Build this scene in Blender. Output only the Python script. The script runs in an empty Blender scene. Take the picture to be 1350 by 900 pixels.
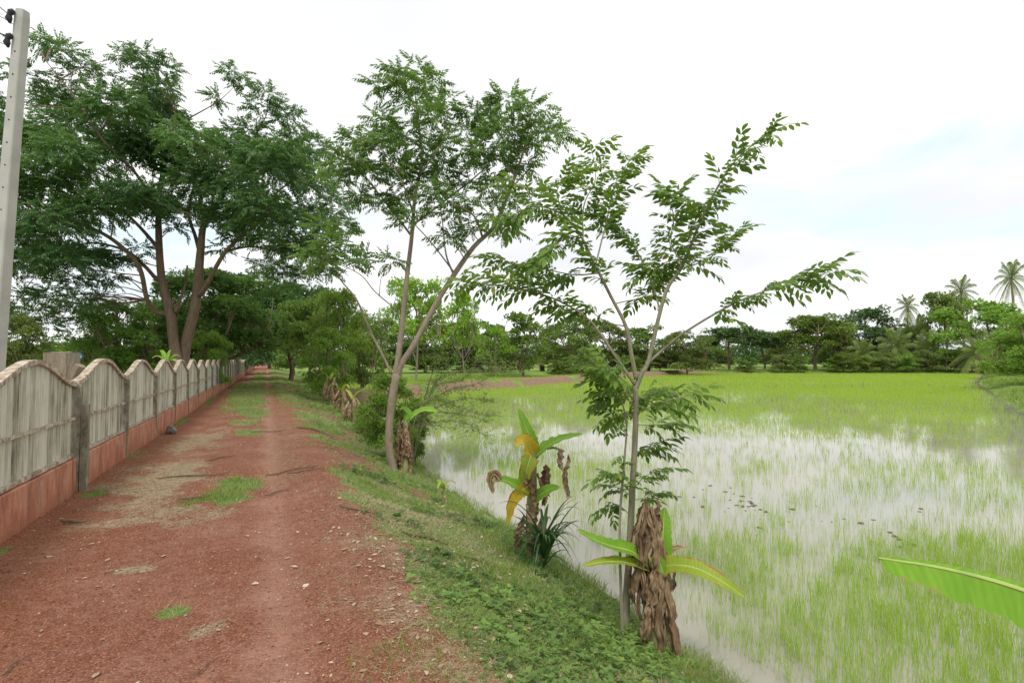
import bpy, math, random
import numpy as np
PI = math.pi
random.seed(7); rng = np.random.default_rng(7)
sc = bpy.context.scene; COL = sc.collection

# ------------------------------------------------------------------ camera
F = 700.0; YAW = math.radians(24.76); CAMZ = 1.7
PITCH = math.atan((474 - 450) / F)
cy, sy, cp, sp = math.cos(YAW), math.sin(YAW), math.cos(PITCH), math.sin(PITCH)
FWD = np.array([sy*cp, cy*cp, sp]); RGT = np.array([cy, -sy, 0.0]); UPV = np.array([-sy*sp, -cy*sp, cp])
CAM = np.array([0, 0, CAMZ])
def P(px, py, Z):                      # survey point of the photograph at distance Z metres -> world point
    return CAM + Z * (FWD + (px-675)/F*RGT + (450-py)/F*UPV)
def GX(px, Z):                         # ground position (x, y) for a bearing and a distance
    p = P(px, 474, Z); return p[0], p[1]
cam = bpy.data.cameras.new('camera'); camo = bpy.data.objects.new('camera', cam); COL.objects.link(camo)
cam.lens = F/1350*36; cam.sensor_width = 36; cam.clip_start = .05; cam.clip_end = 3000
camo.location = CAM; camo.rotation_euler = (PI/2 + PITCH, 0, -YAW); sc.camera = camo

# ------------------------------------------------------------------ noise
def hsh(ix, iy, s):
    n = (ix*374761393 + iy*668265263 + s*974634777) & 0xffffffff
    n = ((n ^ (n >> 13)) * 1274126177) & 0xffffffff
    return ((n ^ (n >> 16)) & 0xffff) / 65535.0
def vn(x, y, f, s=0):
    x = np.asarray(x, float)*f; y = np.asarray(y, float)*f
    ix = np.floor(x).astype(np.int64); iy = np.floor(y).astype(np.int64); u = x-ix; v = y-iy
    u = u*u*(3-2*u); v = v*v*(3-2*v)
    a = hsh(ix, iy, s); b = hsh(ix+1, iy, s); c = hsh(ix, iy+1, s); d = hsh(ix+1, iy+1, s)
    return (a*(1-u)+b*u)*(1-v) + (c*(1-u)+d*u)*v
def fb(x, y, f, s=0, o=3):
    r = 0; a = .5; t = 0
    for k in range(o): r = r + a*vn(x, y, f*2**k, s+k*17); t += a; a *= .5
    return r/t
def ss(a, b, x): 
    t = np.clip((x-a)/(b-a), 0, 1); return t*t*(3-2*t)

# ------------------------------------------------------------------ mesh accumulation
class Acc:
    def __init__(s): s.V = []; s.T = []; s.Q = []; s.t = []; s.n = 0
    def add(s, V, T=None, Q=None, tint=.5):
        V = np.asarray(V, float).reshape(-1, 3)
        if T is not None and len(T): s.T.append(np.asarray(T).reshape(-1, 3) + s.n)
        if Q is not None and len(Q): s.Q.append(np.asarray(Q).reshape(-1, 4) + s.n)
        s.V.append(V); s.t.append(np.broadcast_to(np.asarray(tint, float), (len(V),)).copy()); s.n += len(V); return s
def mesh(name, acc, base, mat, smooth=False, extra=None):
    V = np.concatenate(acc.V) - np.asarray(base, float)
    T = np.concatenate(acc.T) if acc.T else np.zeros((0, 3), int)
    Q = np.concatenate(acc.Q) if acc.Q else np.zeros((0, 4), int)
    me = bpy.data.meshes.new(name)
    me.vertices.add(len(V)); me.vertices.foreach_set('co', V.astype(np.float32).ravel())
    loops = np.concatenate([T.ravel(), Q.ravel()]).astype(np.int32)
    me.loops.add(len(loops)); me.loops.foreach_set('vertex_index', loops)
    st = np.concatenate([np.arange(len(T))*3, len(T)*3 + np.arange(len(Q))*4]).astype(np.int32)
    me.polygons.add(len(st)); me.polygons.foreach_set('loop_start', st)
    me.polygons.foreach_set('use_smooth', np.full(len(st), smooth, dtype=bool))
    me.update(calc_edges=True)
    a = me.attributes.new('tint', 'FLOAT', 'POINT'); a.data.foreach_set('value', np.concatenate(acc.t).astype(np.float32))
    for k, arr in (extra or {}).items():
        a = me.attributes.new(k, 'FLOAT', 'POINT'); a.data.foreach_set('value', arr.astype(np.float32))
    me.materials.append(mat); return me
def thing(name, label, cat, base=(0, 0, 0), group=None, kind=None):
    o = bpy.data.objects.new(name, None); COL.objects.link(o); o.location = tuple(base); o.empty_display_size = .2
    o['label'] = label; o['category'] = cat
    if group: o['group'] = group
    if kind: o['kind'] = kind
    return o
def part(name, acc, mat, root, parent=None, label=None, smooth=False):
    o = bpy.data.objects.new(name, mesh(name, acc, root.location, mat, smooth)); COL.objects.link(o)
    o.parent = parent or root
    if label: o['label'] = label
    return o
def solo(name, acc, mat, base=(0, 0, 0), label=None, cat=None, kind=None, group=None, smooth=False, extra=None):
    o = bpy.data.objects.new(name, mesh(name, acc, base, mat, smooth, extra)); COL.objects.link(o); o.location = tuple(base)
    if label: o['label'] = label
    if cat: o['category'] = cat
    if kind: o['kind'] = kind
    if group: o['group'] = group
    return o
def dup(root, loc, rz, scale, label=None, group=None, cat=None):
    r = root.copy(); COL.objects.link(r); r.location = tuple(loc); r.rotation_euler = (0, 0, rz); r.scale = scale
    if label: r['label'] = label
    if cat: r['category'] = cat
    if group: r['group'] = group
    elif 'group' in r: del r['group']
    for ch in list(root.children):
        c = ch.copy(); COL.objects.link(c); c.parent = r
        for g in ch.children:
            d = g.copy(); COL.objects.link(d); d.parent = c
    return r

# ------------------------------------------------------------------ shapes
def nrm(v): v = np.asarray(v, float); return v/(np.linalg.norm(v, axis=-1, keepdims=True)+1e-9)
def smooth_path(pts, n=6):
    pts = np.asarray(pts, float); out = []
    q = np.vstack([2*pts[0]-pts[1], pts, 2*pts[-1]-pts[-2]])
    for i in range(1, len(q)-2):
        for k in range(n):
            t = k/n
            out.append(.5*((2*q[i]) + (-q[i-1]+q[i+1])*t + (2*q[i-1]-5*q[i]+4*q[i+1]-q[i+2])*t*t + (-q[i-1]+3*q[i]-3*q[i+1]+q[i+2])*t**3))
    out.append(pts[-1]); return np.array(out)
def tube(acc, pts, rad, k=6, tint=.5, cap=True):
    pts = np.asarray(pts, float); n = len(pts)
    rad = np.interp(np.linspace(0, 1, n), np.linspace(0, 1, len(np.atleast_1d(rad))), np.atleast_1d(rad))
    d = nrm(np.gradient(pts, axis=0)); a = np.array([1, 0, 0.]) if abs(d[0][0]) < .8 else np.array([0, 1, 0.])
    V = []; ang = np.arange(k)*2*PI/k
    for i in range(n):
        a = a - d[i]*a.dot(d[i]); a = a/np.linalg.norm(a); b = np.cross(d[i], a)
        V.append(pts[i] + rad[i]*(np.cos(ang)[:, None]*a + np.sin(ang)[:, None]*b))
    V = np.concatenate(V); Q = []
    for i in range(n-1):
        for j in range(k): Q.append([i*k+j, i*k+(j+1) % k, (i+1)*k+(j+1) % k, (i+1)*k+j])
    T = []
    if cap:
        V = np.vstack([V, pts[0], pts[-1]])
        for j in range(k): T.append([n*k, (j+1) % k, j]); T.append([n*k+1, (n-1)*k+j, (n-1)*k+(j+1) % k])
    acc.add(V, T, Q, tint)
def box(acc, x0, x1, y0, y1, z0, z1, tint=.5):
    V = [(x, y, z) for z in (z0, z1) for y in (y0, y1) for x in (x0, x1)]
    acc.add(V, None, [[0, 2, 3, 1], [4, 5, 7, 6], [0, 1, 5, 4], [2, 6, 7, 3], [0, 4, 6, 2], [1, 3, 7, 5]], tint)
def leaflet(L, W, droop=.15, hi=False):
    if not hi:
        return np.array([[0, 0, 0], [L*.45, W/2, .0], [L, 0, -droop*L], [L*.45, -W/2, .0], [L*.45, 0, -.12*W]]), [[0, 4, 1], [4, 2, 1], [0, 3, 4], [4, 3, 2]]
    xs = np.array([0, .28, .6, .85, 1.0]); ws = np.array([0.06, .8, 1.0, .55, 0.02])*W/2
    V = []; T = []
    for i, (x, w) in enumerate(zip(xs, ws)):
        z = -droop*L*x*x
        V += [[x*L, w, z+.22*w], [x*L, 0, z], [x*L, -w, z+.22*w]]
    for i in range(4):
        for j in (0, 1):
            a = i*3+j; T += [[a, a+1, a+4], [a, a+4, a+3]]
    return np.array(V), T
def rotm(ax, ang):
    ax = nrm(ax); c, s = math.cos(ang), math.sin(ang); x, y, z = ax; C = 1-c
    return np.array([[c+x*x*C, x*y*C-z*s, x*z*C+y*s], [y*x*C+z*s, c+y*y*C, y*z*C-x*s], [z*x*C-y*s, z*y*C+x*s, c+z*z*C]])
def pinnate(npair, L, ll, lw, droop=.3, seed=0, hi=False, jit=.25):
    r = random.Random(seed); V = []; T = []; n = 0
    def put(pos, yaw, pitch, roll, s):
        nonlocal n
        v, t = leaflet(ll*s, lw*s, .2+.2*r.random(), hi)
        R = rotm([0, 0, 1], yaw) @ rotm([0, 1, 0], pitch) @ rotm([1, 0, 0], roll)
        V.append(v @ R.T + pos); T.append(np.array(t)+n); n += len(v)
    for i in range(npair):
        f = (i+.8)/(npair+.3); x = L*f; z = -droop*L*f*f
        for sgn in (1, -1):
            put([x, 0, z], sgn*(1.05-.35*f+r.uniform(-jit, jit)), .35+r.uniform(-jit, jit), r.uniform(-jit, jit), .75+.35*math.sin(PI*(.2+.7*f)))
    put([L, 0, -droop*L], r.uniform(-.2, .2), .5, 0, 1)
    w = L*.012
    V.append(np.array([[0, -w, 0], [0, w, 0], [L*.5, w*.8, -droop*L*.25], [L*.5, -w*.8, -droop*L*.25], [L, 0, -droop*L]]))
    T.append(np.array([[0, 1, 2], [0, 2, 3], [3, 2, 4]])+n)
    return np.concatenate(V), np.concatenate(T)
def tuft(n, seed, wr=.42):
    r = random.Random(seed); V = []; T = []; k = 0
    for i in range(n):
        v, t = leaflet(1, wr, .25)
        R = rotm([0, 0, 1], r.uniform(-1.3, 1.3)) @ rotm([0, 1, 0], r.uniform(-.6, .7)) @ rotm([1, 0, 0], r.uniform(-.8, .8))
        V.append(v @ R.T * r.uniform(.6, 1.1)); T.append(np.array(t)+k); k += len(v)
    return np.concatenate(V), np.concatenate(T)
def place(acc, temps, O, D, U, S, tint):
    """instances of templates baked into one mesh; D = heading, U = up hint"""
    O = np.asarray(O, float); D = nrm(D); U = np.asarray(U, float); Y = nrm(np.cross(U, D)); Zz = np.cross(D, Y)
    S = np.broadcast_to(S, (len(O),)); tint = np.broadcast_to(tint, (len(O),)); which = rng.integers(0, len(temps), len(O))
    for k, (v, t) in enumerate(temps):
        m = which == k; n = m.sum()
        if not n: continue
        R = np.stack([D[m], Y[m], Zz[m]], axis=2)
        W = np.einsum('nij,vj->nvi', R, v)*S[m][:, None, None] + O[m][:, None, :]
        TT = t[None] + (np.arange(n)*len(v))[:, None, None]
        acc.add(W.reshape(-1, 3), TT.reshape(-1, 3), None, np.repeat(tint[m], len(v)))
def sph(n):
    v = rng.normal(size=(n, 3)); return nrm(v)
def clump(acc, temps, c, r, n, size, flat=.75, tintc=.5, up=.35):
    d = sph(n); d[:, 2] = np.where(d[:, 2] < -.35, -d[:, 2], d[:, 2])
    rr = r*(.35+.65*rng.random(n)**.6); o = np.asarray(c)+d*rr[:, None]*np.array([1, 1, flat])
    h = d + rng.normal(size=(n, 3))*.45; h[:, 2] = h[:, 2]*.5 - .05 + up*rng.normal(size=n)*.5
    U = np.tile([0, 0, 1.], (n, 1)) + rng.normal(size=(n, 3))*.35 + d*.3
    place(acc, temps, o, h, U, size*(.75+.5*rng.random(n)), np.clip(tintc + rng.normal(size=n)*.12, 0, 1))

# ------------------------------------------------------------------ materials
def newmat(name):
    m = bpy.data.materials.new(name); m.use_nodes = True; nt = m.node_tree; nt.nodes.clear()
    return m, nt, nt.nodes, nt.links
def N(nt, t, **k):
    n = nt.nodes.new(t)
    for a, b in k.items(): setattr(n, a, b)
    return n
def mixc(nt, fac, a, b, blend='MIX'):
    m = N(nt, 'ShaderNodeMix', data_type='RGBA', blend_type=blend)
    for sock, v in ((m.inputs[0], fac), (m.inputs[6], a), (m.inputs[7], b)):
        if hasattr(v, 'is_linked') or hasattr(v, 'links'): nt.links.new(v, sock)
        elif isinstance(v, (int, float)): sock.default_value = v
        else: sock.default_value = (*v, 1)
    return m.outputs[2]
def math_(nt, op, a, b=0, c=None, clamp=False):
    m = N(nt, 'ShaderNodeMath', operation=op, use_clamp=clamp)
    for i, v in enumerate((a, b) if c is None else (a, b, c)):
        if hasattr(v, 'links'): nt.links.new(v, m.inputs[i])
        else: m.inputs[i].default_value = v
    return m.outputs[0]
def noise(nt, vec, scale, det=3, rough=.55, dist=0):
    n = N(nt, 'ShaderNodeTexNoise'); n.inputs['Scale'].default_value = scale; n.inputs['Detail'].default_value = det
    n.inputs['Roughness'].default_value = rough; n.inputs['Distortion'].default_value = dist
    if vec is not None: nt.links.new(vec, n.inputs['Vector'])
    return n.outputs['Fac']
def ramp(nt, fac, stops):
    r = N(nt, 'ShaderNodeValToRGB'); e = r.color_ramp.elements
    while len(e) < len(stops): e.new(.5)
    for i, (p, c) in enumerate(stops):
        e[i].position = p; e[i].color = (*c, 1) if not isinstance(c, (int, float)) else (c, c, c, 1)
    nt.links.new(fac, r.inputs[0]); return r.outputs[0]
def mapping(nt, scale):
    tc = N(nt, 'ShaderNodeTexCoord'); mp = N(nt, 'ShaderNodeMapping'); mp.inputs['Scale'].default_value = scale
    nt.links.new(tc.outputs['Object'], mp.inputs['Vector']); return mp.outputs[0]
def pbsdf(nt, col, rough=.7, spec=.3, bump=None, bstr=.3, bdist=.02):
    p = N(nt, 'ShaderNodeBsdfPrincipled'); p.inputs['Roughness'].default_value = rough
    p.inputs['Specular IOR Level'].default_value = spec
    if hasattr(col, 'links'): nt.links.new(col, p.inputs['Base Color'])
    else: p.inputs['Base Color'].default_value = (*col, 1)
    if bump is not None:
        b = N(nt, 'ShaderNodeBump'); b.inputs['Strength'].default_value = bstr; b.inputs['Distance'].default_value = bdist
        nt.links.new(bump, b.inputs['Height']); nt.links.new(b.outputs[0], p.inputs['Normal'])
    return p
def out(nt, sh):
    o = N(nt, 'ShaderNodeOutputMaterial'); nt.links.new(sh, o.inputs[0])
def leafmat(name, c1, c2, c3=None, trans=.32, rough=.5, spec=.35, objvar=.0):
    """c1 dark, c2 light: random per leaf (tint attribute + mesh island)"""
    m, nt, _, L = newmat(name)
    at = N(nt, 'ShaderNodeAttribute', attribute_name='tint'); g = N(nt, 'ShaderNodeNewGeometry')
    f = math_(nt, 'MULTIPLY_ADD', g.outputs['Random Per Island'], .5, math_(nt, 'MULTIPLY_ADD', at.outputs['Fac'], 1.0, -.25), clamp=True)
    col = mixc(nt, f, c1, c2)
    if c3:
        w = math_(nt, 'GREATER_THAN', g.outputs['Random Per Island'], .955); col = mixc(nt, math_(nt, 'MULTIPLY', w, .7), col, c3)
    if objvar:
        oi = N(nt, 'ShaderNodeObjectInfo'); h = N(nt, 'ShaderNodeHueSaturation')
        L.new(math_(nt, 'MULTIPLY_ADD', oi.outputs['Random'], .03*objvar, .5-.027*objvar), h.inputs['Hue'])
        L.new(math_(nt, 'MULTIPLY_ADD', oi.outputs['Random'], .5*objvar, 1-.25*objvar), h.inputs['Value'])
        L.new(col, h.inputs['Color']); col = h.outputs[0]
    p = pbsdf(nt, col, rough, spec); t = N(nt, 'ShaderNodeBsdfTranslucent')
    L.new(mixc(nt, .5, col, (c2[0]*1.5, c2[1]*1.5, c2[2]*.8)), t.inputs[0])
    mx = N(nt, 'ShaderNodeMixShader'); mx.inputs[0].default_value = trans
    L.new(p.outputs[0], mx.inputs[1]); L.new(t.outputs[0], mx.inputs[2]); out(nt, mx.outputs[0]); return m
def barkmat(name, a, b, sc_=6, st=(1, 1, .25)):
    m, nt, _, L = newmat(name); v = mapping(nt, st)
    n1 = noise(nt, v, sc_, 5, .65); n2 = noise(nt, v, sc_*6, 3)
    f = math_(nt, 'MULTIPLY_ADD', n2, .4, math_(nt, 'MULTIPLY', n1, .8), clamp=True)
    p = pbsdf(nt, ramp(nt, f, [(.35, a), (.75, b)]), .85, .15, f, .6, .03); out(nt, p.outputs[0]); return m

M = {}
M['big'] = leafmat('dark_green_leaf', (.034, .092, .034), (.125, .24, .06), (.24, .36, .07), trans=.34)
M['twin'] = leafmat('mid_green_leaf', (.055, .12, .032), (.165, .29, .06), (.26, .36, .07), trans=.4)
M['slender'] = leafmat('glossy_green_leaf', (.055, .12, .022), (.19, .31, .05), (.36, .40, .07), trans=.4, rough=.4)
M['olive'] = leafmat('olive_leaf', (.11, .175, .045), (.23, .33, .08), trans=.3, objvar=1)
M['green'] = leafmat('fresh_green_leaf', (.10, .19, .035), (.22, .36, .065), trans=.3, objvar=1)
M['light'] = leafmat('light_green_leaf', (.13, .24, .035), (.27, .44, .07), trans=.35, objvar=.6)
M['dark'] = leafmat('deep_green_leaf', (.05, .12, .04), (.12, .225, .06), trans=.22, objvar=.6)
M['yellow'] = leafmat('yellow_green_leaf', (.17, .32, .03), (.32, .5, .07), trans=.4)
M['rice'] = leafmat('rice_leaf', (.21, .36, .03), (.40, .57, .07), (.5, .47, .26), trans=.4, rough=.6, spec=.15)
M['grass'] = leafmat('grass_blade', (.11, .19, .035), (.27, .38, .085), (.5, .45, .24), trans=.3, rough=.7, spec=.15)
M['weed'] = leafmat('weed_leaf', (.06, .11, .035), (.21, .34, .075), (.33, .36, .06), trans=.3, rough=.6)
M['straw'] = leafmat('dry_grass', (.26, .21, .11), (.5, .46, .28), trans=.15, rough=.9, spec=.1)
M['litter'] = leafmat('dry_leaf_litter', (.30, .19, .11), (.62, .5, .37), trans=.1, rough=.9, spec=.1)
M['strap'] = leafmat('strap_leaf', (.025, .075, .025), (.07, .15, .04), trans=.2, rough=.4)
M['drybanana'] = leafmat('dead_banana_leaf', (.16, .10, .055), (.42, .31, .2), trans=.12, rough=.9, spec=.1)
def dryleaf():
    m, nt, _, L = newmat('dead_banana_leaf'); v = mapping(nt, (1, 1, .16)); n = noise(nt, v, 60, 4, .6); n2 = noise(nt, mapping(nt, (1, 1, 1)), 9, 4)
    at = N(nt, 'ShaderNodeAttribute', attribute_name='tint'); f = math_(nt, 'MULTIPLY_ADD', at.outputs['Fac'], .3, math_(nt, 'ADD', math_(nt, 'MULTIPLY', n, .55), math_(nt, 'MULTIPLY_ADD', n2, .6, -.2)), clamp=True)
    c = ramp(nt, f, [(.28, (.09, .055, .03)), (.48, (.27, .18, .105)), (.7, (.50, .38, .25)), (.85, (.6, .5, .36))]); p = pbsdf(nt, c, .9, .1, n, .7, .01)
    t = N(nt, 'ShaderNodeBsdfTranslucent'); L.new(c, t.inputs[0]); mx = N(nt, 'ShaderNodeMixShader'); mx.inputs[0].default_value = .15; L.new(p.outputs[0], mx.inputs[1]); L.new(t.outputs[0], mx.inputs[2]); out(nt, mx.outputs[0]); return m
M['drybanana'] = dryleaf()
M['bark'] = barkmat('brown_bark', (.10, .068, .048), (.24, .17, .125))
M['palebark'] = barkmat('pale_bark', (.155, .125, .09), (.33, .275, .205), 9)
M['thinbark'] = barkmat('grey_green_bark', (.15, .14, .09), (.31, .29, .2), 14)
M['twig'] = barkmat('dead_twig', (.09, .06, .04), (.2, .14, .09), 20)

def banana_leaf_mat(name, c1, c2, edge, ew=.0):
    """tint attribute: 0 at the midrib .. 1 at the margin"""
    m, nt, _, L = newmat(name); at = N(nt, 'ShaderNodeAttribute', attribute_name='tint')
    v = mapping(nt, (1, 1, 1)); n = noise(nt, v, 5, 4); n2 = noise(nt, v, 40, 3)
    col = mixc(nt, ramp(nt, n, [(.3, 0.0), (.7, 1.0)]), c1, c2)
    rib = ramp(nt, at.outputs['Fac'], [(.0, 1.0), (.09, 0.0)])
    al = N(nt, 'ShaderNodeAttribute', attribute_name='along')
    ve = math_(nt, 'SINE', math_(nt, 'ADD', math_(nt, 'MULTIPLY', al.outputs['Fac'], 190.0), math_(nt, 'MULTIPLY', at.outputs['Fac'], 5.0)))
    vn2 = noise(nt, None, 1, 2); cbx = N(nt, 'ShaderNodeCombineXYZ'); L.new(math_(nt, 'MULTIPLY', al.outputs['Fac'], 26.0), cbx.inputs[0]); nn = N(nt, 'ShaderNodeTexNoise'); nn.inputs['Scale'].default_value = 1; L.new(cbx.outputs[0], nn.inputs['Vector'])
    col = mixc(nt, math_(nt, 'MULTIPLY_ADD', ve, .12, math_(nt, 'MULTIPLY_ADD', nn.outputs['Fac'], 1.1, -.35), clamp=True), col, (c1[0]*.72, c1[1]*.78, c1[2]*.7))
    col = mixc(nt, rib, col, (c2[0]*1.3+.1, c2[1]*1.1+.1, c2[2]+.05))
    e = math_(nt, 'ADD', math_(nt, 'MULTIPLY_ADD', n2, .5, -.25), math_(nt, 'MULTIPLY_ADD', n, .9, -.45))
    e = ramp(nt, math_(nt, 'ADD', math_(nt, 'ADD', at.outputs['Fac'], e), ew), [(.92, 0.0), (1.0, 1.0)])
    col = mixc(nt, e, col, edge)
    p = pbsdf(nt, col, .45, .35, ve, .25, .003); t = N(nt, 'ShaderNodeBsdfTranslucent'); L.new(col, t.inputs[0])
    mx = N(nt, 'ShaderNodeMixShader'); mx.inputs[0].default_value = .38
    L.new(p.outputs[0], mx.inputs[1]); L.new(t.outputs[0], mx.inputs[2]); out(nt, mx.outputs[0]); return m
M['bgreen'] = banana_leaf_mat('banana_green', (.20, .42, .03), (.30, .54, .05), (.35, .38, .08), -.05)
M['byellow'] = banana_leaf_mat('banana_yellow', (.72, .45, .03), (.80, .58, .06), (.45, .17, .05), 0)
M['bmix'] = banana_leaf_mat('banana_turning', (.30, .42, .04), (.45, .50, .06), (.45, .20, .05), .05)
M['bstem'] = barkmat('banana_stem', (.15, .13, .06), (.35, .34, .16), 9)

def fence_mat():
    m, nt, _, L = newmat('weathered_concrete_slat'); v = mapping(nt, (1, 1, .12)); v2 = mapping(nt, (1, 1, 1))
    at = N(nt, 'ShaderNodeAttribute', attribute_name='tint')
    n = noise(nt, v, 16, 5, .65); n2 = noise(nt, v2, 2.2, 4)
    f = math_(nt, 'ADD', math_(nt, 'MULTIPLY', n, .55), math_(nt, 'MULTIPLY', n2, .35)); f = math_(nt, 'MULTIPLY_ADD', at.outputs['Fac'], .22, f, clamp=True)
    col = ramp(nt, f, [(.34, (.13, .12, .09)), (.45, (.34, .315, .245)), (.62, (.60, .57, .48))])
    p = pbsdf(nt, col, .9, .15, n, .4, .01); out(nt, p.outputs[0]); return m
def cap_mat():
    m, nt, _, L = newmat('stained_cap'); v = mapping(nt, (1, 1, 1)); n = noise(nt, v, 14, 5, .7)
    p = pbsdf(nt, ramp(nt, n, [(.35, (.20, .13, .085)), (.48, (.38, .30, .22)), (.62, (.60, .54, .45))]), .9, .15, n, .4, .01); out(nt, p.outputs[0]); return m
def post_mat():
    m, nt, _, L = newmat('mossy_post'); v = mapping(nt, (1, 1, .5)); n = noise(nt, v, 12, 5, .7)
    p = pbsdf(nt, ramp(nt, n, [(.35, (.13, .115, .085)), (.55, (.27, .245, .19)), (.75, (.42, .39, .32))]), .9, .15, n, .6, .01); out(nt, p.outputs[0]); return m
def plinth_mat():
    m, nt, _, L = newmat('faded_red_paint'); v = mapping(nt, (1, 1, 1)); v2 = mapping(nt, (1, 1, .35))
    n = noise(nt, v2, 5, 5, .7); n2 = noise(nt, v, 30, 3)
    g = N(nt, 'ShaderNodeNewGeometry'); s = N(nt, 'ShaderNodeSeparateXYZ'); L.new(g.outputs['Position'], s.inputs[0])
    col = ramp(nt, n, [(.3, (.25, .10, .07)), (.5, (.48, .205, .125)), (.7, (.57, .31, .21))])
    run = ramp(nt, noise(nt, mapping(nt, (1, 1, .1)), 9, 5, .7), [(.52, 0.0), (.68, 1.0)]); col = mixc(nt, math_(nt, 'MULTIPLY', run, .7), col, (.13, .075, .05))
    pale = ramp(nt, noise(nt, mapping(nt, (1, 1, 1)), 2.3, 5, .75), [(.56, 0.0), (.66, 1.0)]); col = mixc(nt, math_(nt, 'MULTIPLY', pale, .5), col, (.48, .38, .31))
    low = ramp(nt, math_(nt, 'ADD', s.outputs['Z'], math_(nt, 'MULTIPLY_ADD', n2, .3, math_(nt, 'MULTIPLY', n, .25))), [(.25, 1.0), (.52, 0.0)])
    col = mixc(nt, math_(nt, 'MULTIPLY', low, .75), col, (.33, .12, .06))
    p = pbsdf(nt, col, .85, .2, n2, .3, .01); out(nt, p.outputs[0]); return m
def plain(name, c, r=.7, spec=.3, var=.15, scale=8):
    m, nt, _, L = newmat(name); n = noise(nt, mapping(nt, (1, 1, 1)), scale, 4)
    col = ramp(nt, n, [(.3, tuple(x*(1-var) for x in c)), (.7, tuple(min(1, x*(1+var)) for x in c))])
    p = pbsdf(nt, col, r, spec); out(nt, p.outputs[0]); return m
M['slat'] = fence_mat(); M['cap'] = cap_mat(); M['post'] = post_mat(); M['plinth'] = plinth_mat()
M['pole'] = plain('pole_concrete', (.47, .46, .43), .85, .2, .12, 3); M['black'] = plain('black_fitting', (.03, .03, .035), .5)
M['hole'] = plain('dark_hole', (.04, .035, .03), .9); M['blue'] = plain('blue_sheet', (.12, .28, .5)); M['wall'] = plain('pale_wall', (.5, .47, .42))
M['orange'] = plain('orange_tile', (.42, .18, .09)); M['clod'] = plain('mud_clod', (.11, .085, .06), .9); M['stone'] = plain('grey_stone', (.2, .19, .17), .9)
M['cutwood'] = plain('cut_wood', (.42, .32, .23), .9, .1, .25, 12)
M['husk'] = plain('tan_husk', (.30, .2, .12), .9)

# ------------------------------------------------------------------ terrain
PADDY = np.array([(3.55, -9), (3.55, 12), (3.9, 16), (4.8, 27), (5.2, 35), (15, 44), (25, 50), (42, 61), (60, 71), (77, 80), (129, 56), (74, 33), (34.5, 13.5), (17, 5), (12, -9)], float)
FIELD2 = np.array([(5.8, 39.5), (13, 45.8), (24, 52.5), (41, 63.5), (55, 71.5), (58, 88), (34, 78), (9, 66), (6.5, 60)], float)
BUND = np.array([(5.3, 36.5), (14.2, 44.8), (24.5, 51.2), (41.5, 62.3), (59.5, 72.5), (77, 82)], float)
def sdf(poly, x, y):
    x = np.asarray(x, float); y = np.asarray(y, float); d = np.full(x.shape, 1e9); ins = np.zeros(x.shape, bool)
    for i in range(len(poly)):
        a = poly[i]; b = poly[(i+1) % len(poly)]; e = b-a; wx = x-a[0]; wy = y-a[1]
        t = np.clip((wx*e[0]+wy*e[1])/(e@e), 0, 1); d = np.minimum(d, (wx-e[0]*t)**2+(wy-e[1]*t)**2)
        c = (a[1] > y) != (b[1] > y)
        with np.errstate(divide='ignore', invalid='ignore'): c &= x < (b[0]-a[0])*(y-a[1])/(b[1]-a[1]+1e-12)+a[0]
        ins ^= c
    d = np.sqrt(d); return np.where(ins, -d, d)        # negative inside
def dline(line, x, y):
    d = np.full(np.shape(x), 1e9)
    for i in range(len(line)-1):
        a = line[i]; b = line[i+1]; e = b-a; wx = x-a[0]; wy = y-a[1]; t = np.clip((wx*e[0]+wy*e[1])/(e@e), 0, 1)
        d = np.minimum(d, (wx-e[0]*t)**2+(wy-e[1]*t)**2)
    return np.sqrt(d)
def height(x, y):
    x = np.asarray(x, float); y = np.asarray(y, float)
    wob = (fb(x, y, .5, 5)-.5)*.5*ss(.5, 2, x)
    s1 = sdf(PADDY, x, y)+wob*.5; s2 = sdf(FIELD2, x, y)
    far = -.55 + (fb(x, y, .03, 9)-.5)*.5
    # embankment carrying the path
    edge = 3.55 + .09*np.clip(y-13, 0, 25)
    emb = np.where(x > .7, -1.05*ss(0, 1, (x-.7)/(edge-.7)*.93+.0), 0.0)
    emb = np.where(x > .7, -1.02*((x-.7)/(edge-.7)).clip(0, 1)**1.25, 0.0)
    emb = emb + .05*np.exp(-((x-1.0)/.45)**2)*ss(1, 4, y)
    emb = emb + (fb(x, y, 1.7, 3)-.5)*.10*ss(.6, 1.6, x) + (fb(x, y, .9, 8)-.5)*.05
    tracks = -.025*np.exp(-((x-.15)/.22)**2) - .02*np.exp(-((x+1.45)/.25)**2)
    emb = emb + tracks*(y < 120)
    left = -.15 + -1.5*ss(-7.5, -11.5, x) + 1.2*ss(-44, -50, x)
    left = np.where(x < -2.4, left*ss(-2.4, -3.4, x) + emb*(1-ss(-2.4, -3.4, x)), emb)
    z = left
    outside = (x > edge-.02)
    z = np.where(outside, np.minimum(-.93-.02*x*0, -.9), z)
    # land beyond the fields
    land = np.where(outside, far*ss(.0, 1.8, s1) + -1.0*(1-ss(0, 1.8, s1)), z)
    z = np.where(outside, land, z)
    z = np.where(s1 < 0, np.maximum(-1.18, -1.0+s1*.35), z)
    z = np.where((s2 < .8) & outside, far*ss(0, .8, s2)+(-1.0+np.clip(s2, -.5, 0)*.35)*(1-ss(0, .8, s2)), z)
    db = dline(BUND, x, y); bz = -.28+(fb(x, y, .6, 21)-.5)*.2
    z = np.where(outside | (x > 4.5), np.where(db < 2.6, np.maximum(z, bz-(.95*ss(.7, 2.4, db))), z), z)
    return z
def axis(segs):
    o = []
    for a, b, s in segs: o += list(np.arange(a, b-1e-6, s))
    return np.array(o + [segs[-1][1]])
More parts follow.
